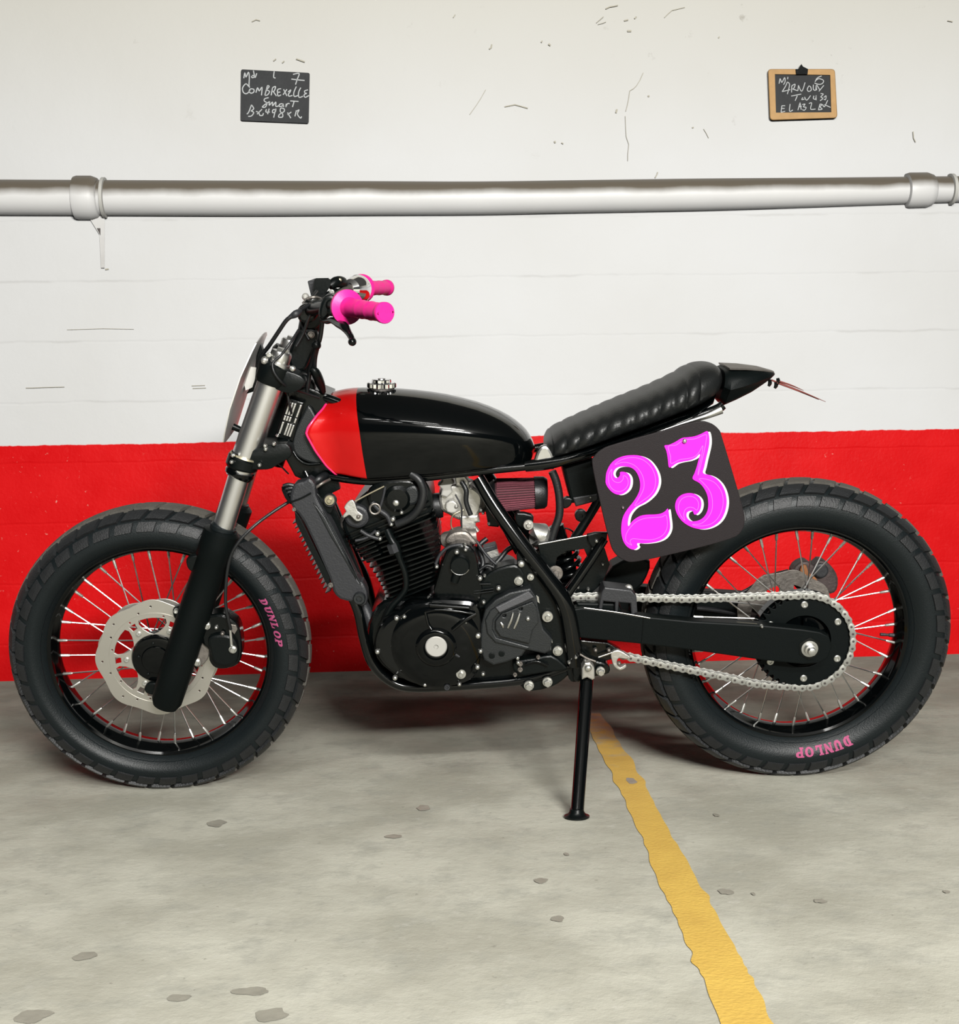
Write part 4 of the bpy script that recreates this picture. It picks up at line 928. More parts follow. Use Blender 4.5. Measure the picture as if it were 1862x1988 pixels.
# ---------------------------------------------------------------- side number board and its 23
NW = .175
pc_ = [(1150, 903), (1154, 886), (1168, 873), (1192, 863), (1280, 838), (1350, 819), (1378, 821), (1396, 834), (1403, 852), (1425, 925), (1442, 985), (1446, 1012), (1438, 1034), (1416, 1047), (1340, 1068), (1240, 1090), (1212, 1088), (1192, 1072), (1182, 1045), (1166, 980)]
nb_ = link('number_board', plate(pc_, NW, .006, .0015, smooth=4), PLQ, bike, 30); nb_['label'] = 'charcoal side number board reading 23'
def G(pts, k, ox, oy): return [(x/k+ox, y/k+oy) for x, y in pts]
k2 = 9.469
two = [(150, 590), (165, 450), (230, 310), (330, 210), (470, 150), (620, 130), (780, 140), (920, 200), (1020, 300), (1095, 430), (1128, 560), (1120, 680), (1060, 820), (960, 930), (850, 1010), (730, 1070), (650, 1140), (590, 1230), (565, 1330), (560, 1400), (575, 1435), (620, 1370), (680, 1310), (780, 1250), (900, 1225), (1060, 1220), (1160, 1205), (1240, 1165), (1285, 1115), (1305, 1135), (1320, 1250), (1335, 1360), (1335, 1480), (1290, 1590), (1210, 1670), (1090, 1720), (940, 1745), (820, 1750), (740, 1745), (730, 1780), (745, 1810), (700, 1855), (640, 1862), (570, 1830), (510, 1770), (465, 1680), (440, 1560), (440, 1440), (455, 1320), (490, 1220), (560, 1110), (650, 1000), (730, 880), (775, 770), (785, 650), (760, 530), (700, 420), (620, 360), (540, 340), (440, 335), (360, 360), (310, 410), (292, 470), (310, 520), (345, 550), (390, 535), (415, 490), (415, 445), (470, 435), (550, 460), (600, 530), (610, 620), (590, 720), (530, 800), (440, 850), (350, 850), (260, 800), (190, 720), (155, 650)]
k3 = 9.036
three = [(90, 410), (170, 395), (280, 345), (400, 275), (500, 262), (620, 245), (740, 200), (830, 155), (862, 180), (880, 280), (878, 380), (855, 500), (820, 640), (790, 780), (770, 890), (900, 930), (1000, 985), (1090, 1080), (1150, 1200), (1180, 1330), (1180, 1450), (1150, 1580), (1090, 1700), (1000, 1790), (880, 1850), (760, 1872), (640, 1860), (520, 1815), (410, 1740), (330, 1640), (285, 1530), (280, 1440), (310, 1350), (380, 1280), (480, 1245), (580, 1245), (670, 1285), (725, 1350), (740, 1440), (720, 1530), (680, 1590), (630, 1620), (605, 1600), (590, 1560), (545, 1550), (490, 1580), (478, 1640), (510, 1700), (570, 1735), (660, 1730), (750, 1690), (820, 1610), (855, 1510), (860, 1400), (840, 1270), (780, 1150), (700, 1060), (585, 990), (620, 890), (660, 770), (700, 620), (720, 570), (700, 560), (640, 620), (540, 665), (430, 685), (310, 715), (230, 770), (195, 790), (165, 775), (150, 640), (125, 500)]
two = G(two, k2, 1160, 870); three = G(three, k3, 1280, 820)
for nm, gl, lb in (('numeral', two, 'magenta numeral 2'), ('numeral', three, 'magenta numeral 3')):
    o = link(nm, plate([(p[0], p[1]) for p in gl], NW+.0016, .0010, 0, smooth=3), MAG, nb_, 0); o['label'] = lb
    sh = link('numeral_shadow', plate([(p[0]+4.6, p[1]+1.0) for p in gl], NW+.0008, .0010, 0, smooth=3), VWHITE, nb_, 0); sh['label'] = 'white drop edge of the numeral'
def vline(pts, w, wpx=1.1, closed=True):
    P = [B(x, y, w) for x, y in pts]; P = cat(P, 5, closed); 
    if closed: P.append(P[0])
    bm = bmesh.new(); prev = None
    for i, p in enumerate(P):
        t = P[min(i+1, len(P)-1)]-P[max(i-1, 0)]; t.y = 0; t.normalize(); sd = V((-t.z, 0, t.x))*wpx*.5*B.sc(1300, 950, w)
        c = (bm.verts.new(p+sd), bm.verts.new(p-sd))
        if prev: bm.faces.new((prev[0], prev[1], c[1], c[0]))
        prev = c
    return tomesh(bm, recalc=False)
L2 = [[(320, 305), (420, 225), (560, 180), (720, 180), (860, 230), (980, 340), (1050, 480), (1070, 620), (1040, 760), (960, 870), (840, 960), (690, 1060), (740, 960), (810, 840), (855, 720), (850, 580), (800, 450), (710, 340), (600, 280), (460, 262)],
      [(265, 390), (215, 470), (205, 600), (240, 710), (320, 780), (420, 795), (510, 750), (560, 670), (560, 580), (520, 520), (480, 510), (470, 570), (420, 625), (350, 630), (285, 590), (255, 510)],
      [(1260, 1235), (1180, 1265), (1040, 1275), (880, 1290), (740, 1340), (640, 1420), (560, 1520), (520, 1620), (530, 1720), (630, 1785), (600, 1730), (610, 1690), (660, 1665), (820, 1680), (980, 1685), (1120, 1650), (1220, 1580), (1275, 1480), (1285, 1360)]]
L3 = [[(160, 425), (290, 400), (380, 340), (500, 300), (640, 285), (820, 215), (820, 330), (790, 500), (740, 700), (680, 930), (700, 760), (740, 600), (765, 410), (700, 520), (620, 600), (500, 635), (360, 655), (210, 720), (200, 600)],
      [(700, 990), (820, 995), (960, 1050), (1060, 1160), (1110, 1280), (1120, 1420), (1090, 1560), (1020, 1690), (910, 1780), (780, 1815), (660, 1815), (580, 1790), (720, 1780), (840, 1690), (920, 1550), (935, 1400), (910, 1260), (850, 1150), (760, 1050)],
      [(450, 1720), (380, 1640), (340, 1540), (345, 1430), (400, 1340), (500, 1300), (600, 1310), (670, 1370), (690, 1460), (660, 1540), (600, 1500), (520, 1490), (450, 1540), (430, 1630)]]
ln = [vline(G(p, k2, 1160, 870), NW+.0022) for p in L2]+[vline(G(p, k3, 1280, 820), NW+.0022) for p in L3]
link('numeral_inline', join(ln), MAGL, nb_, 0)['label'] = 'pale inner outline of the numerals'
bolt(1329, 856, NW+.002, 5, ZINC, nb_, B, 'round', name='screw'); bolt(1209, 985, NW, 3, ZINC, nb_, B, 'round', name='screw')
link('board_stay', tube([B(1329, 856, NW-.004), B(1329, 850, .10)], .006, 10, 1), STEEL, nb_, 40); link('board_stay', tube([B(1209, 985, NW-.004), B(1209, 985, .06)], .006, 10, 1), STEEL, nb_, 40)
link('board_stay', tube([B(1209, 985, .06), B(1160, 975, .055)], .006, 10, 1), STEEL, nb_, 40)

# ---------------------------------------------------------------- radiator
ra = link('radiator', plate([(566, 950), (574, 938), (590, 934), (600, 928), (612, 940), (614, 962), (628, 990), (646, 1020), (692, 1118), (704, 1130), (713, 1150), (712, 1172), (700, 1178), (684, 1170), (660, 1164), (646, 1148), (638, 1120), (590, 1015), (572, 992), (562, 972)], .115, .04, .006, smooth=2), DARKG, bike, 30)
link('radiator_shade', plate([(617, 985), (632, 1005), (694, 1124), (702, 1140), (690, 1120), (640, 1040), (606, 975)], .118, .02, .003), COVER, ra, 30)
link('radiator_core', plate([(572, 992), (582, 1004), (640, 1120), (640, 1142), (632, 1130), (600, 1066), (574, 1014)], .11, .22, .001), BLACK, ra, 30)
for k in range(16):
    t = k/15; x, y = 574+62*t, 1004+132*t
    link('core_fin', slab(B(x+2, y, .05), B(x+12, y-5, .05), .002, -.10, .108, .001), BLACK, ra, 30)
link('radiator_edge', ptube([(628, 992, .116), (650, 1032, .116), (680, 1090, .116), (700, 1134, .116)], 1.2), COVER, ra, 40)
link('radiator_band', ptube([(566, 974, .118), (585, 967, .118), (604, 957, .118)], 1.6), BLACK, ra, 40)
link('radiator_cap', tube([B(556, 962, .10), B(562, 959, .10)], 0.02, 8, 1), BLACK, ra, 30)
for i in range(5): link('connector_rib', ptube([(550+i*3.2, 944+i*6.6, .10), (560+i*4.2, 941+i*6.6, .10), (571+i*2.2, 943+i*6.6, .10)], 4.0, B, 8), HOSE, ra, 40)
bolt(641, 971, .10, 13, DARKG, ra, B, 'cap', name='mounting_rubber', h=.01); bolt(640, 971, .112, 10, BRASS, ra, B, 'washer', name='mounting_washer', label='dull yellow mounting washer')
link('radiator_mount', plate([(612, 955), (622, 964), (630, 978), (646, 985), (640, 998), (622, 984), (612, 970)], .10, .01, .002, smooth=3), BLACK, ra, 30)
bolt(698, 1161, .12, 12, COVER, ra, B, 'cap', name='drain_plug', h=.008); bolt(571, 989, .116, 4, ALUD, ra); bolt(642, 1136, .116, 5, ALUD, ra)
link('radiator_hose', ptube([(606, 940, .08), (620, 930, .08), (634, 922, .06)], [7, 8, 8]), HOSE, ra, 50); link('radiator_hose', ptube([(612, 948, .1), (626, 938, .1), (640, 931, .08)], [3, 3, 3]), ALUD, ra, 50)
link('radiator_frame', plate([(612, 945), (655, 925), (660, 950), (640, 960), (650, 985), (668, 1030), (700, 1110), (715, 1160), (700, 1150), (640, 1010)], .06, .02, .002), BLACK, ra, 30)

# ---------------------------------------------------------------- engine
eng = link('engine', plate([(745, 1168), (790, 1165), (850, 1168), (935, 1172), (1000, 1165), (1040, 1165), (1090, 1190), (1100, 1260), (1070, 1310), (1000, 1326), (800, 1332), (752, 1312), (722, 1282), (712, 1235), (722, 1195)], .10, .20, .012, smooth=2), CASE, bike, 30)
# cylinder core and fins
LFT = [(668, 1040), (684, 1066), (706, 1086), (728, 1118), (742, 1144), (752, 1170)]; RGT = [(834, 972), (846, 1003), (853, 1040), (855, 1072), (852, 1102), (846, 1132)]
def along(P, t):
    q = t*(len(P)-1); i = min(int(q), len(P)-2); f = q-i; return (P[i][0]*(1-f)+P[i+1][0]*f, P[i][1]*(1-f)+P[i+1][1]*f)
core = [B(*along(LFT, t), .0).lerp(B(*along(RGT, t), .0), .5) for t in (0, .5, 1)]
link('cylinder', tube([core[0]+(core[0]-core[2])*.3, core[0], core[1], core[2]], [.062, .062, .056, .05], 28, 1), BLACK, eng, 40)
for k in range(17):
    t = k/16; a, b = along(LFT, t), along(RGT, t)
    link('cooling_fin', slab(B(*a, .08), B(*b, .08), .0030, -.088, .088, .016), CASE, eng, 30)
# head castings
hd = link('cylinder_head', plate([(676, 1000), (700, 965), (728, 945), (760, 928), (812, 925), (832, 945), (840, 975), (836, 1000), (800, 1022), (760, 1040), (720, 1052), (690, 1062), (672, 1040), (664, 1016)], .078, .15, .008, smooth=2), BLACK, bike, 30)
link('cam_cover', plate([(712, 958), (740, 934), (800, 930), (816, 950), (812, 985), (790, 1004), (752, 1010), (724, 995)], .098, .03, .008, smooth=3), CASE, hd, 30)
link('cam_cap', lathe([(0, 27*B.sc(770, 970, .1)), (.004, 26*B.sc(770, 970, .1)), (.008, 20*B.sc(770, 970, .1)), (.009, .0001)], B(772, 968, .098), (0, -1, 0), 30), CASE, hd, 30)
link('valve_cover', plate([(672, 992), (690, 980), (712, 990), (716, 1012), (700, 1026), (678, 1022), (668, 1008)], .092, .03, .006, smooth=3), DARKG, hd, 30)
link('valve_cover', plate([(786, 950), (806, 942), (816, 958), (812, 976), (796, 982), (786, 970)], .103, .03, .006, smooth=3), COVER, hd, 30)
for x, y, r in ((769, 976, 7), (763, 1008, 5), (760, 1018, 4), (733, 1036, 5), (780, 995, 4), (738, 1046, 4)): bolt(x, y, .104, r, ZINC, hd, B, 'round')
for p, r in (([(722, 975), (736, 990), (752, 1002), (760, 1020)], 5), ([(748, 945), (744, 965), (738, 985)], 3), ([(700, 1030), (716, 1040), (735, 1046)], 4), ([(690, 1050), (712, 1044), (730, 1030)], 3)):
    link('head_rib', ptube([(x, y, .10) for x, y in p], r), DARKG, hd, 40)
link('head_ring', tube([B(728+10*cos(a), 988+10*sin(a), .105) for a in (2*pi*k/14 for k in range(14))], .0022, 8, 1, True), ALUD, hd, 40)
for i in range(6):
    a, b = (688+i*3, 1046+i*8), (716+i*4, 1030+i*8); link('head_fin', slab(B(a[0], a[1], .08), B(b[0]+8, b[1], .08), .0028, .0, .098, .008), CASE, hd, 30)
link('decompression_lever', plate([(668, 985), (676, 974), (685, 971), (690, 980), (694, 992), (704, 1000), (702, 1010), (692, 1012), (684, 1005), (678, 1000), (668, 1006), (666, 1000), (672, 993)], .112, .008, .0015, smooth=2), ALU, hd, 30)['label'] = 'light alloy decompression lever'
bolt(696, 1003, .114, 4, ALUD, hd, B, 'round'); link('decompression_cable', ptube([(690, 973, .113), (716, 959, .113), (746, 944, .113)], 1.7), BRASS, hd, 40)
link('exhaust_port', ptube([(672, 1005, .05), (668, 1020, .05), (676, 1034, .05)], [10, 11, 8]), ALUD, hd, 40)
link('breather_hose', ptube([(798, 920, .11), (814, 932, .115), (822, 955, .115), (815, 985, .115), (796, 1006, .11), (770, 1018, .105)], 8), HOSE, hd, 50)
# oil line
ol = link('oil_line', ptube([(752, 1030, .10), (760, 1048, .11), (768, 1062, .112), (776, 1085, .114), (786, 1112, .114), (788, 1140, .114), (778, 1158, .114), (760, 1178, .114), (746, 1208, .112), (734, 1242, .11), (730, 1262, .105)], [8, 8, 9, 6, 6, 6, 6, 6.5, 7, 6, 6]), BLACK, eng, 50)
link('oil_line_nut', tube([B(760, 1056, .116), B(766, 1072, .116)], .011, 6, 1), DARKG, eng, 30)
link('exhaust_pipe', ptube([(695, 1160, .04), (708, 1180, .06), (722, 1215, .07), (738, 1250, .06)], [10, 11, 11, 10]), DARKG, bike, 50)
# upper crank case, starter boss
link('crankcase_tower', plate([(846, 1168), (850, 1120), (862, 1082), (872, 1064), (900, 1056), (922, 1072), (930, 1110), (932, 1170)], .125, .09, .006, smooth=2), CASE, eng, 30)
s = B.sc(893, 1097, .13)
link('starter_boss', lathe([(-.01, 19*s), (.010, 19*s), (.013, 17*s), (.013, .0001)], B(893, 1097, .13), (0, -1, 0), 30), BLACK, eng, 30); link('starter_boss_pipe', ptube([(888, 1112, .132), (882, 1130, .132)], [9, 8]), BLACK, eng, 40)
link('boss_rim', tube([B(893+19*cos(a), 1097+19*sin(a), .142) for a in [pi*.15+pi*.7*k/10 for k in range(11)]], .0012, 6, 1), STEEL, eng, 40)
link('starter_motor', tube([B(862, 1048, .03), B(866, 1048, .05), B(900, 1042, .06), B(925, 1040, .06)], [.012, .017, .018, .016], 24, 1), ALUD, eng, 40)
link('starter_shell', plate([(868, 1056), (866, 1046), (880, 1034), (904, 1032), (918, 1044), (926, 1058), (900, 1056), (884, 1058)], .085, .05, .006, smooth=3), ALUD, eng, 30)
hose([(846, 1095, .12), (856, 1075, .12), (872, 1062, .12), (896, 1058, .12), (915, 1062, .11)], 3.4, DARKG, 'hose', B, eng)
hose([(925, 1050, .06), (945, 1078, .07), (968, 1098, .08), (1000, 1102, .08)], 3, DARKG, 'hose', B, eng); hose([(928, 1110, .09), (945, 1098, .09), (965, 1102, .09), (990, 1092, .08)], 3, HOSE, 'hose', B, eng)
for q in ([(930, 1118, .07), (938, 1092, .06), (930, 1062, .04), (945, 1046, .03)], [(944, 1112, .06), (968, 1088, .05), (985, 1068, .04), (1000, 1060, .04)], [(926, 1090, .05), (950, 1104, .06), (985, 1106, .07), (1010, 1098, .08)], [(934, 1060, .02), (925, 1080, .03), (934, 1100, .05)]): hose(q, 5, HOSE, 'hose', B, eng)
link('gearbox_top', plate([(926, 1120), (932, 1100), (950, 1094), (984, 1098), (1004, 1108), (1008, 1128), (960, 1140), (930, 1140)], .05, .10, .006, smooth=3), BLACK, eng, 30)
link('relay', plate([(940, 1070), (964, 1064), (970, 1080), (950, 1086)], .03, .03, .002), ALU, eng, 30); link('relay_cap', plate([(938, 1064), (962, 1058), (966, 1066), (942, 1074)], .032, .034, .002), DARKG, eng, 30)
link('crankcase_step', plate([(926, 1180), (928, 1140), (950, 1112), (985, 1098), (1010, 1100), (1020, 1132), (990, 1150), (960, 1160), (940, 1182)], .118, .05, .005, smooth=2), BLACK, eng, 30)
for x, y, r in ((848, 1100, 4), (904, 1067, 4), (903, 1058, 3), (887, 1072, 5), (932, 1123, 5), (941, 1118, 3), (968, 1142, 5), (939, 1169, 4), (833, 1161, 4), (835, 1176, 3), (888, 1310, 3)): bolt(x, y, .13, r, ZINC, eng, B, 'round')
for p in ([(931, 1134), (952, 1134)], [(920, 1148), (958, 1143)], [(920, 1153), (958, 1148)]): link('case_ridge', ptube([(x, y, .124) for x, y in p], 1.6), CASE, eng, 40)
# alternator cover
AC = [(776, 1186), (792, 1174), (826, 1168), (840, 1163), (912, 1166), (928, 1178), (934, 1196), (934, 1240), (932, 1286), (924, 1312), (902, 1328), (860, 1336), (812, 1332), (778, 1318), (748, 1296), (730, 1270), (728, 1240), (740, 1212), (758, 1196)]
ac = link('alternator_cover', plate(AC, .150, .05, .010, smooth=3), GLOSSH, bike, 30)
def oval(cx_, cy_, r, w, prof): s_ = B.sc(cx_, cy_, w); return lathe([(a, q*s_) for a, q in prof], B(cx_, cy_, w), (0, -1, 0), 48)
link('cover_dome', oval(847, 1253, 60, .15, [(0, 88), (.006, 80), (.009, 60), (.011, 40), (.016, 36), (.018, 33), (.018, 24), (.014, 22)]), GLOSS, ac, 35)
link('cover_plug', oval(847, 1253, 20, .16, [(0, 21), (.008, 21), (.010, 19), (.010, 4.5), (.007, 4), (.007, .01)]), GREYP, ac, 30)['label'] = 'round light grey centre plug'
link('cover_crown', plate([(832, 1172), (912, 1178), (914, 1184), (834, 1180)], .162, .014, .003), GLOSSH, ac, 30)
link('cover_rib', ptube([(826, 1188, .157), (832, 1212, .162), (838, 1222, .165)], [3, 3, 3]), GLOSSH, ac, 40); link('cover_rib', ptube([(924, 1192, .157), (900, 1206, .162), (878, 1224, .166)], [4, 4, 3]), GLOSSH, ac, 40)
link('cover_rib', ptube([(826, 1188, .157), (850, 1184, .160), (890, 1187, .160), (920, 1192, .157)], 3), GLOSSH, ac, 40)
for x, y, r in ((770, 1200, 5), (785, 1197, 4), (733, 1265, 5), (767, 1316, 5), (825, 1329, 4), (892, 1328, 4), (927, 1295, 5), (928, 1234, 6), (933, 1264, 4.5), (938, 1308, 4), (905, 1208, 2.5)): bolt(x, y, .152, r, ZINC, ac, B, 'round')
bolt(868, 1333, .152, 6, DARKG, ac, B, 'cap'); bolt(895, 1308, .155, 10, ZINC, ac, B, 'washer'); link('cover_tab', ptube([(884, 1270, .158), (892, 1275, .158)], [4, 3]), DARKG, ac, 40)
# sprocket cover
spc = link('sprocket_cover', plate([(934, 1212), (942, 1184), (962, 1164), (990, 1150), (1030, 1142), (1042, 1160), (1050, 1205), (1056, 1222), (1072, 1240), (1070, 1264), (1058, 1270), (1022, 1262), (1014, 1274), (984, 1286), (958, 1292), (940, 1282), (930, 1256)], .140, .03, .004, smooth=1), COVER, bike, 30)
link('cover_band', plate([(942, 1204), (952, 1186), (972, 1172), (1030, 1148), (1038, 1160), (1000, 1174), (972, 1186), (958, 1204), (956, 1222), (964, 1238), (1028, 1256), (1024, 1262), (962, 1248), (946, 1230)], .146, .008, .0025), COVER, spc, 30)
link('cover_face', plate([(962, 1206), (974, 1192), (1034, 1168), (1042, 1180), (1046, 1208), (1034, 1224), (1028, 1250), (972, 1236), (962, 1222)], .149, .012, .002, holes=[circ(979, 1192+3, 3.6, 12), circ(1011, 1182, 3.6, 12)]), COVER, spc, 30)
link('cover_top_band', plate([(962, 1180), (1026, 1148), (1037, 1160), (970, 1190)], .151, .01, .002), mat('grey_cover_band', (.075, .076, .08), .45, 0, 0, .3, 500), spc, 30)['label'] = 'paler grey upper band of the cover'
for x0, y0, x1, y1 in ((977, 1218, 972, 1208), (996, 1190, 986, 1219), (1009, 1190, 998, 1220)):
    link('cover_slot', ptube([(x0, y0, .150), ((x0+x1)/2+1, (y0+y1)/2, .151), (x1, y1, .150)], [2.2, 3, 2.2]), STEEL, spc, 40)['label'] = 'bright metal seen in the cover slot'
bolt(1025, 1201, .150, 4.5, ZINC, spc, B, 'round')
for x, y in ((955, 1273), (974, 1269)): bolt(x, y, .141, 6, BLACK, spc, B, 'cap', h=.001, name='cover_hole')
for x, y in ((1005, 1277), (1006, 1286)): bolt(x, y, .135, 4, ZINC, spc, B, 'round')
# foot control area
fc = link('shift_linkage', plate([(996, 1290), (1010, 1282), (1040, 1278), (1070, 1272), (1095, 1290), (1100, 1302), (1060, 1306), (1020, 1312), (1000, 1306)], .128, .03, .004, smooth=2), BLACK, bike, 30)
for x, y, r in ((1010, 1300, 5), (1010, 1289, 5), (1045, 1276, 4), (1000, 1310, 4)): bolt(x, y, .134, r, ALUD, fc, B, 'hex')
link('linkage_rod', ptube([(1020, 1290, .135), (1042, 1284, .135), (1064, 1292, .135)], 3), GLOSS, fc, 40)

# ---------------------------------------------------------------- carburettor and air filter
cb = link('carburettor', plate([(852, 962), (866, 948), (880, 942), (905, 940), (926, 950), (938, 966), (934, 992), (918, 1008), (890, 1010), (872, 1000), (856, 990)], .03, .08, .006, smooth=2), ALU, bike, 30)
link('intake_boot', ptube([(832, 982, .0), (845, 982, .0), (858, 980, .0), (862, 980, 0)], [24, 25, 24, 20]), HOSE, cb, 40)
link('float_bowl', plate([(892, 1002), (928, 1000), (932, 1014), (924, 1016), (924, 1032), (898, 1034), (894, 1020)], .035, .06, .004), ALU, cb, 30)
link('carb_top', plate([(858, 918), (878, 918), (878, 930), (882, 938), (876, 944), (878, 956), (868, 966), (856, 962), (858, 950), (850, 942), (858, 934)], .045, .03, .003), GREYP, cb, 30)
link('carb_elbow', plate([(884, 922), (896, 918), (908, 930), (914, 940), (906, 950), (886, 942)], .045, .03, .003, smooth=2), ALU, cb, 30)
link('choke_knob', plate([(866, 978), (880, 972), (890, 984), (884, 996), (868, 994)], .05, .02, .003, smooth=2), GREYP, cb, 30)
for x, y, r in ((886, 983, 4), (912, 938, 4), (914, 947, 3), (934, 990, 4), (938, 996, 3)): bolt(x, y, .05, r, ALU, cb, B, 'round')
link('drain_nipple', ptube([(908, 1032, .03), (910, 1042, .03)], [5, 4]), ALU, cb, 40); link('drain_nipple', ptube([(921, 1024, .03), (927, 1032, .03)], [5, 5]), ALU, cb, 40)
hose([(896, 935, .055), (905, 952, .06), (905, 975, .06), (914, 1000, .06)], 5, HOSE, 'hose', B, cb); hose([(884, 960, .058), (896, 985, .06), (896, 1010, .055), (897, 1040, .05)], 1.6, DARKG, 'hose', B, cb)
hose([(900, 990, .05), (880, 1000, .055), (876, 1020, .05), (886, 1040, .05)], 1.4, BRASS, 'hose', B, cb)
link('carb_spigot', tube([B(922, 972, 0), B(926, 972, 0), B(938, 970, 0), B(948, 969, 0)], [.022, .026, .026, .024], 24, 1), ALUD, cb, 40)
af = link('air_filter', tube([B(950, 966, 0), B(962, 964, 0), B(965, 964, 0)], [.028, .036, .030], 28, 1), HOSE, bike, 40)
NP = 40
def pleat(k):
    a = 2*pi*k/NP; r = []
    for t, R0 in ((0, .036), (.5, .034), (1, .032)):
        c = B(964, 962, 0).lerp(B(1042, 957, 0), t); r.append([c+V((0, -cos(b)*q, sin(b)*q)) for b, q in ((a-.07, R0-.006), (a-.02, R0), (a+.02, R0), (a+.07, R0-.006))])
    return rings_mesh(r)
for k in range(NP): link('filter_pleat', pleat(k), FILT, af, 30)
link('filter_core', tube([B(962, 962, 0), B(1044, 957, 0)], [.033, .029], 28, 1), mat('dark_maroon', (.05, .012, .016), .8), af, 40)
link('filter_end_cap', tube([B(1036, 957, 0), B(1038, 957, 0), B(1056, 956, 0), B(1062, 956, 0), B(1063, 956, 0)], [.030, .0345, .0335, .029, .018], 32, 1), HOSE, af, 40)

# ---------------------------------------------------------------- breather tube, battery box, shock
hose([(1072, 915, .07), (1080, 935, .07), (1086, 965, .07), (1086, 1000, .07), (1076, 1030, .07), (1070, 1052, .07)], 8, HOSE, 'breather_hose', B)
bx_ = link('battery_box', plate([(1092, 906), (1150, 890), (1170, 960), (1160, 972), (1110, 978), (1100, 940)], .06, .12, .006), MATTE, bike, 30)
link('battery_strap', plate([(1112, 966), (1160, 958), (1164, 972), (1118, 984)], .062, .11, .003), DARKG, bx_, 30); bolt(1146, 965, .065, 3, ZINC, bx_, B, 'round')
link('box_lug', plate([(1088, 976), (1100, 966), (1112, 970), (1108, 982), (1096, 988)], .06, .02, .003, smooth=2), BLACK, bx_, 30); link('box_lug', oval(1128, 1001, 10, .06, [(-.01, 12), (.002, 12), (.003, 10), (.003, 4), (-.002, 4)]), BLACK, bx_, 30)
link('wire_clip', ptube([(1088, 1044, .0), (1096, 1026, .0), (1112, 1032, .0), (1110, 1040, 0)], 1.6), BLACK, bx_, 40)
lk = link('shock_bracket', plate([(1044, 1058), (1060, 1052), (1120, 1044), (1180, 1034), (1176, 1052), (1166, 1078), (1140, 1112), (1098, 1168), (1086, 1160), (1072, 1130), (1052, 1090)], .085, .006, .001, holes=[[(1082, 1082), (1100, 1070), (1134, 1066), (1140, 1080), (1110, 1124), (1096, 1142), (1086, 1130), (1078, 1100)]]), BLACK, bike, 30)
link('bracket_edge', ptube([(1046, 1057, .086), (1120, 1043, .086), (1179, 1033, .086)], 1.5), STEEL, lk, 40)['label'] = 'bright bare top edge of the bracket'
link('bracket_lug', plate([(1140, 1038), (1155, 1034), (1180, 1034), (1178, 1052), (1166, 1062), (1150, 1064), (1142, 1052)], .095, .012, .003, smooth=1), BLACK, lk, 30); bolt(1158, 1050, .097, 4, ZINC, lk, B, 'round'); bolt(1152, 1066, .09, 4, ZINC, lk, B, 'round')
link('bracket_rear_plate', plate([(1152, 1076), (1174, 1064), (1184, 1096), (1170, 1132), (1150, 1150), (1122, 1160), (1112, 1150)], .06, .006, .001), BLACK, lk, 30)
for x, y in ((1170, 1095), (1122, 1140), (1142, 1144)): bolt(x, y, .063, 3.5, ZINC, lk, B, 'round')
sh_ = link('shock_absorber', tube([B(1080, 1020, 0), B(1090, 1058, 0), B(1104, 1110, 0), B(1116, 1160, 0)], [.016, .018, .018, .014], 20, 1), GLOSS, bike, 40)
def helix():
    a, b = B(1086, 1048, 0), B(1114, 1150, 0); P = []; ax, u, v = axes(b-a)
    for k in range(7*16+1):
        t = k/(7*16); th = 2*pi*7*t; P.append(a+(b-a)*t+(u*cos(th)+v*sin(th))*.030)
    return tube(P, .0052, 8, 1)
link('shock_spring', helix(), GLOSSH, sh_, 60)
link('shock_reservoir', tube([B(1036, 1040, .06), B(1040, 1034, .06), B(1046, 1036, .06), B(1054, 1046, .05), B(1062, 1058, .04)], [.012, .022, .025, .024, .022], 24, 1), ALU, sh_, 40)
for q in (.3, .7): 
    c = B(1040, 1032, .06).lerp(B(1062, 1058, .04), q); link('reservoir_ring', tube([c, c+V((.003, 0, -.0035))], [.0262, .0262], 24, 1), STEEL, sh_, 40)
link('reservoir_mount', plate([(1004, 996), (1032, 1000), (1036, 1010), (1030, 1030), (1012, 1026), (1000, 1010)], .05, .02, .003, smooth=2), BLACK, sh_, 30)
bolt(1026, 1019, .072, 10, ALU, sh_, B, 'washer'); bolt(1078, 1113, .10, 15, ALUD, lk, B, 'washer', name='pivot_washer')
link('linkage_arm', plate([(1190, 1100), (1230, 1084), (1262, 1090), (1256, 1120), (1236, 1146), (1200, 1146), (1170, 1138)], .02, .06, .005, smooth=2), MATTE, lk, 30)
link('frame_clamp', plate([(940, 975), (960, 972), (972, 1010), (968, 1024), (948, 1022), (944, 1000)], .06, .03, .003, smooth=1), BLACK, fm, 30); bolt(949, 1017, .075, 3, ALUD, fm, B, 'round')
ftube([(975, 1020, .05), (990, 1048, .06), (1004, 1075, .07)], 4, BLACK)

# ---------------------------------------------------------------- swing arm, chain, rear sprocket
SA = [(1098, 1185), (1130, 1180), (1180, 1186), (1240, 1196), (1340, 1206), (1480, 1214), (1560, 1222), (1592, 1227), (1610, 1236), (1616, 1256), (1608, 1278), (1590, 1288), (1560, 1290), (1480, 1282), (1340, 1262), (1240, 1250), (1160, 1242), (1100, 1236)]
sa = link('swingarm', plate(SA, .128, .032, .003, smooth=1), MATTE, bike, 30)
P = [(p[0], p[1]) for p in px2(SA, .128)]
link('swingarm_side', plate2([P], -.096, .032, .003), MATTE, sa, 30)
link('swingarm_bridge', plate([(1120, 1170), (1200, 1172), (1215, 1200), (1205, 1240), (1120, 1235)], .11, .22, .004), MATTE, sa, 30)
link('swingarm_seam', ptube([(1250, 1198, .1285), (1248, 1225, .1285), (1246, 1250, .1285)], 1.2), BLACK, sa, 40)
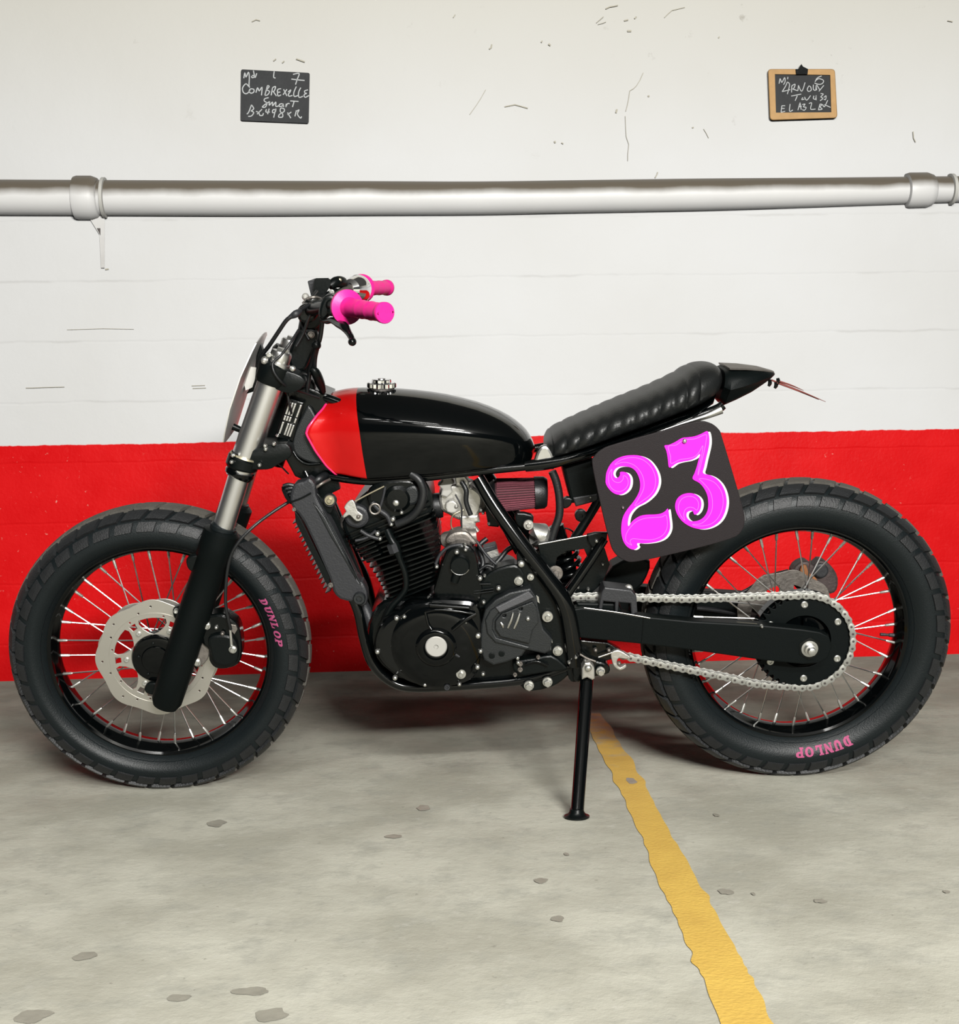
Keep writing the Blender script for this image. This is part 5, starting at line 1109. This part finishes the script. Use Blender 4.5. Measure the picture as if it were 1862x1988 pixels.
link('swingarm_edge', ptube([(1134, 1180, .129), (1200, 1189, .129), (1262, 1200, .129)], 1.4), STEEL, sa, 40)['label'] = 'bare bright line along the swingarm top edge'
link('chain_adjuster', ptube([(1356, 1204, .10), (1400, 1207, .11), (1470, 1213, .12)], [3.2, 2.6, 2.2]), BRASS, sa, 40); bolt(1479, 1216, .13, 3.5, ZINC, sa, B, 'round')
link('chain_slider', plate([(1160, 1195), (1168, 1150), (1174, 1140), (1226, 1146), (1236, 1158), (1238, 1190), (1226, 1196), (1224, 1172), (1202, 1170), (1200, 1190), (1194, 1190), (1194, 1170), (1172, 1168), (1168, 1194)], .122, .05, .003), DARKG, sa, 30)
bolt(1221, 1143, .10, 8, ALU, sa, B, 'round'); link('slider_arm', ptube([(1165, 1132, .06), (1195, 1136, .07), (1210, 1138, .08)], [4, 4, 5]), BLACK, sa, 40)
link('torque_plate', plate([(1098, 1240), (1180, 1248), (1205, 1262), (1190, 1280), (1150, 1290), (1130, 1280), (1104, 1272)], .10, .02, .002), CASE, sa, 30)
link('chain_guide', plate([(1186, 1268), (1200, 1262), (1216, 1270), (1224, 1276), (1216, 1280), (1202, 1278), (1198, 1286), (1204, 1296), (1214, 1290), (1216, 1296), (1204, 1302), (1192, 1294), (1188, 1282)], .112, .012, .002, smooth=2), ALU, sa, 30)
for x, y in ((1156, 1262), (1182, 1262), (1202, 1288)): bolt(x, y, .112, 4, ALUD, sa, B, 'round')
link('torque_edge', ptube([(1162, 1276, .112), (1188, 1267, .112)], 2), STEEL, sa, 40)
# sprocket
SW_ = .0825; C0 = B(1562, 1243, SW_); C0 = V((CR.x, -SW_, CR.z)); 
ppx = 1/B.sc(1562, 1243, SW_)
chk = B(1562, 1243, SW_); print('SPROCKET centre check', chk-C0, 'front', FR(303, 1268, .078)-CF)
PR = .1000; ROL = .0051
def spr():
    N = 40; out = []
    for k in range(N):
        a = 2*pi*k/N; hs = 2*pi/N
        for da, r in ((-.5, PR-.006), (-.3, PR-.0045), (-.14, PR+.002), (-.05, PR+.0055), (.05, PR+.0055), (.14, PR+.002), (.3, PR-.0045)): out.append((C0.x+r*cos(a+da*hs), C0.z+r*sin(a+da*hs)))
    L = [out]
    L.append([(C0.x+.056*cos(2*pi*k/48), C0.z+.056*sin(2*pi*k/48)) for k in range(48)])
    return plate2(L, SW_+.002, .005, .0006)
sp_ = link('sprocket', spr(), MATTE, bike, 30)
link('sprocket_carrier', lathe([(0, .103), (.024, .103), (.030, .098), (.033, .056), (.026, .050), (.026, .03), (.036, .028), (.038, .022), (.038, .0001)], (CR.x, -.046, CR.z), (0, -1, 0), 60), GLOSS, sp_, 30)
for k in range(6):
    a = radians(k*60+atan2(0, 1)+91.5-0); q = V((C0.x+.0800*cos(a), -SW_-.002, C0.z+.0800*sin(a)))
    link('sprocket_bolt', lathe([(0, .0075), (.002, .0074), (.003, .006), (.003, .0035), (.001, .003), (.001, .0001)], q, (0, -1, 0), 18), ZINC, sp_, 30)
for k in range(5):
    a = 2*pi*k/5+.3; link('hub_web', ptube([], 1) if False else tube([V((CR.x+.03*cos(a), -.082, CR.z+.03*sin(a))), V((CR.x+.052*cos(a), -.084, CR.z+.052*sin(a)))], .004, 8, 1), GLOSS, sp_, 40)
# axle
ax_ = link('axle', lathe([(.10, .016), (.129, .017), (.131, .017), (.1315, .0125), (.142, .012), (.143, .0085), (.152, .008), (.153, .006)], (CR.x, 0, CR.z), (0, -1, 0), 24), STEEL, bike, 30)
q = B(1578, 1255, .15); link('axle_block', lathe([(.126, .024), (.1295, .024), (.130, .022)], (CR.x, 0, CR.z), (0, -1, 0), 6), CASE, ax_, 30)
link('axle_spacer', lathe([(.06, .020), (.10, .020)], (CR.x, 0, CR.z), (0, -1, 0), 24), STEEL, ax_, 30)
# chain path in the sprocket plane, from tangent to tangent
def chain():
    wc = SW_
    top = [B(x, y, wc) for x, y in ((1112, 1159), (1180, 1158), (1260, 1161), (1350, 1162), (1440, 1159))]
    low = [B(x, y, wc) for x, y in ((1470, 1327), (1400, 1312), (1300, 1292), (1205, 1271), (1150, 1255), (1112, 1247))]
    arc = []
    for k in range(25):
        a = radians(93-k*(93+101)/24); arc.append(V((C0.x+PR*cos(a), -wc, C0.z+PR*sin(a))))
    path = cat(top+arc+low, 12)
    pitch = .0159; P = [path[0]]; acc = 0
    for a, b in zip(path, path[1:]):
        d = (b-a).length
        while acc+d >= pitch:
            t = (pitch-acc)/d; a = a+(b-a)*t; d = (b-a).length; acc = 0; P.append(a.copy())
        acc += d
    return P
CP = chain()
def linkmesh(outer):
    me = []; L = .0159; hgt = .0072; wo = .0085 if outer else .0062
    for sg in (1, -1):
        out = []
        for k in range(11): a = radians(90+18*k); out.append((hgt*cos(a), hgt*sin(a)))
        out.append((L*.5, -hgt*.72))
        for k in range(11): a = radians(-90+18*k); out.append((L+hgt*cos(a), hgt*sin(a)))
        out.append((L*.5, hgt*.72))
        me.append(plate2([out], wo*sg+(.0009), .0018, .0003))
    return me
def pins(): return [lathe([(-.0098, .0026), (.0098, .0026), (.0100, .0018)], (x, 0, 0), (0, -1, 0), 10) for x in (0, .0159)]
lm = {}
for o_ in (True, False):
    parts = linkmesh(o_); me = join(parts); me.materials.append(CHAINM); me.materials.append(DARKM); k0 = len(me.polygons)
    bm = bmesh.new(); bm.from_mesh(me)
    if o_:
        for q in pins():
            n0 = len(bm.faces); bm.from_mesh(q); bm.faces.ensure_lookup_table()
            for f in bm.faces[n0:]: f.material_index = 1
    bm.to_mesh(me); bm.free(); me.shade_smooth(); me.set_sharp_from_angle(angle=radians(30)); lm[o_] = me
ch = link('chain', tube(CP, .0038, 8, 1), DARKM, bike, 40); ch['label'] = 'silver roller drive chain'
for i, (a, b) in enumerate(zip(CP, CP[1:])):
    o = bpy.data.objects.new('chain_link', lm[i % 2 == 0]); COL.objects.link(o); o.parent = ch
    d = b-a; o.location = a; o.rotation_euler = (0, -atan2(d.z, d.x), 0)

# ---------------------------------------------------------------- rear brake (far side)
rd = link('brake_disc', plate2([[(CR.x+(.108+.003*cos(9*a))*cos(a), CR.z+(.108+.003*cos(9*a))*sin(a)) for a in (2*pi*k/90 for k in range(90))]] + [[(CR.x+q*cos(b), CR.z+q*sin(b)) for q, b in ((.078, a-.32), (.078, a), (.078, a+.32), (.05, a+.2), (.05, a-.2))] for a in (2*pi*k/6 for k in range(6))] + [[(CR.x+.03*cos(2*pi*k/24), CR.z+.03*sin(2*pi*k/24)) for k in range(24)]], -.072, .004, .0004), ALUD, bike, 30)
WC = -.085
rcl = link('brake_caliper', plate([(1540, 1108), (1552, 1094), (1568, 1090), (1580, 1098), (1592, 1088), (1606, 1092), (1620, 1106), (1628, 1124), (1626, 1146), (1614, 1154), (1596, 1150), (1560, 1150), (1540, 1134)], WC, .04, .006, smooth=2), GRIME, bike, 30)
link('caliper_pad', plate([(1556, 1100), (1566, 1098), (1570, 1112), (1584, 1122), (1592, 1140), (1576, 1148), (1562, 1136), (1554, 1116)], WC+.008, .01, .002, smooth=2), RUST, rcl, 30)['label'] = 'rusty orange brake pad carrier'
link('caliper_piston', oval(1594, 1108, 12, WC+.006, [(-.01, 14), (.002, 14), (.004, 11), (.004, .01)]), DARKG, rcl, 30)
link('caliper_bracket', plate([(1462, 1152), (1470, 1132), (1484, 1118), (1510, 1114), (1534, 1108), (1548, 1120), (1540, 1134), (1510, 1138), (1490, 1146), (1480, 1190), (1470, 1222), (1440, 1224), (1452, 1190)], WC, .012, .003, smooth=2), GRIME, rcl, 30)
hose([(1300, 1160, -.09), (1380, 1160, -.10), (1440, 1150, -.10), (1490, 1120, -.10), (1530, 1108, -.09)], 3.5, HOSE, 'hose', B)
hose([(1352, 1180, -.09), (1420, 1190, -.10), (1480, 1205, -.10)], 5, DARKG, 'torque_rod', B)

# ---------------------------------------------------------------- side stand
ksf = ground(1120, 1588); loc = RL.transposed() @ (ksf-V((0, D, 0)))
top_ = B(1139, 1322, .14)
ks = link('side_stand', tube([top_+V((0, 0, .004)), top_, top_.lerp(loc, .12), top_.lerp(loc, .6), loc+V((0, 0, .003))], [.012, .0135, .0140, .0130, .0128], 20, 1), GLOSSH, bike, 40)
nrm = RL.transposed() @ V((0, 0, 1))
link('stand_foot', lathe([(0, .021), (.002, .0245), (.0045, .0245), (.007, .018), (.012, .0145), (.018, .0132)], loc, nrm, 28), BLACK, ks, 40)
link('stand_pivot', plate([(1130, 1320), (1130, 1298), (1136, 1287), (1146, 1286), (1154, 1296), (1155, 1318), (1150, 1321), (1140, 1316)], .158, .030, .003, smooth=1), ALU, ks, 30)['label'] = 'light alloy clevis at the top of the stand'
bolt(1142, 1297, .160, 7, ZINC, ks, B, 'round')
link('stand_pivot_lug', plate([(1112, 1290), (1124, 1276), (1140, 1278), (1136, 1300), (1130, 1322), (1116, 1322)], .13, .03, .004, smooth=2), CASE, ks, 30)
link('stand_spring', ptube([(1126, 1270, .14), (1140, 1278, .14), (1156, 1284, .14)], 2.2), ALUD, ks, 40)
for x, y in ((1105, 1286), (1118, 1276), (1136, 1282)): bolt(x, y, .14, 3.5, ZINC, ks, B, 'round')
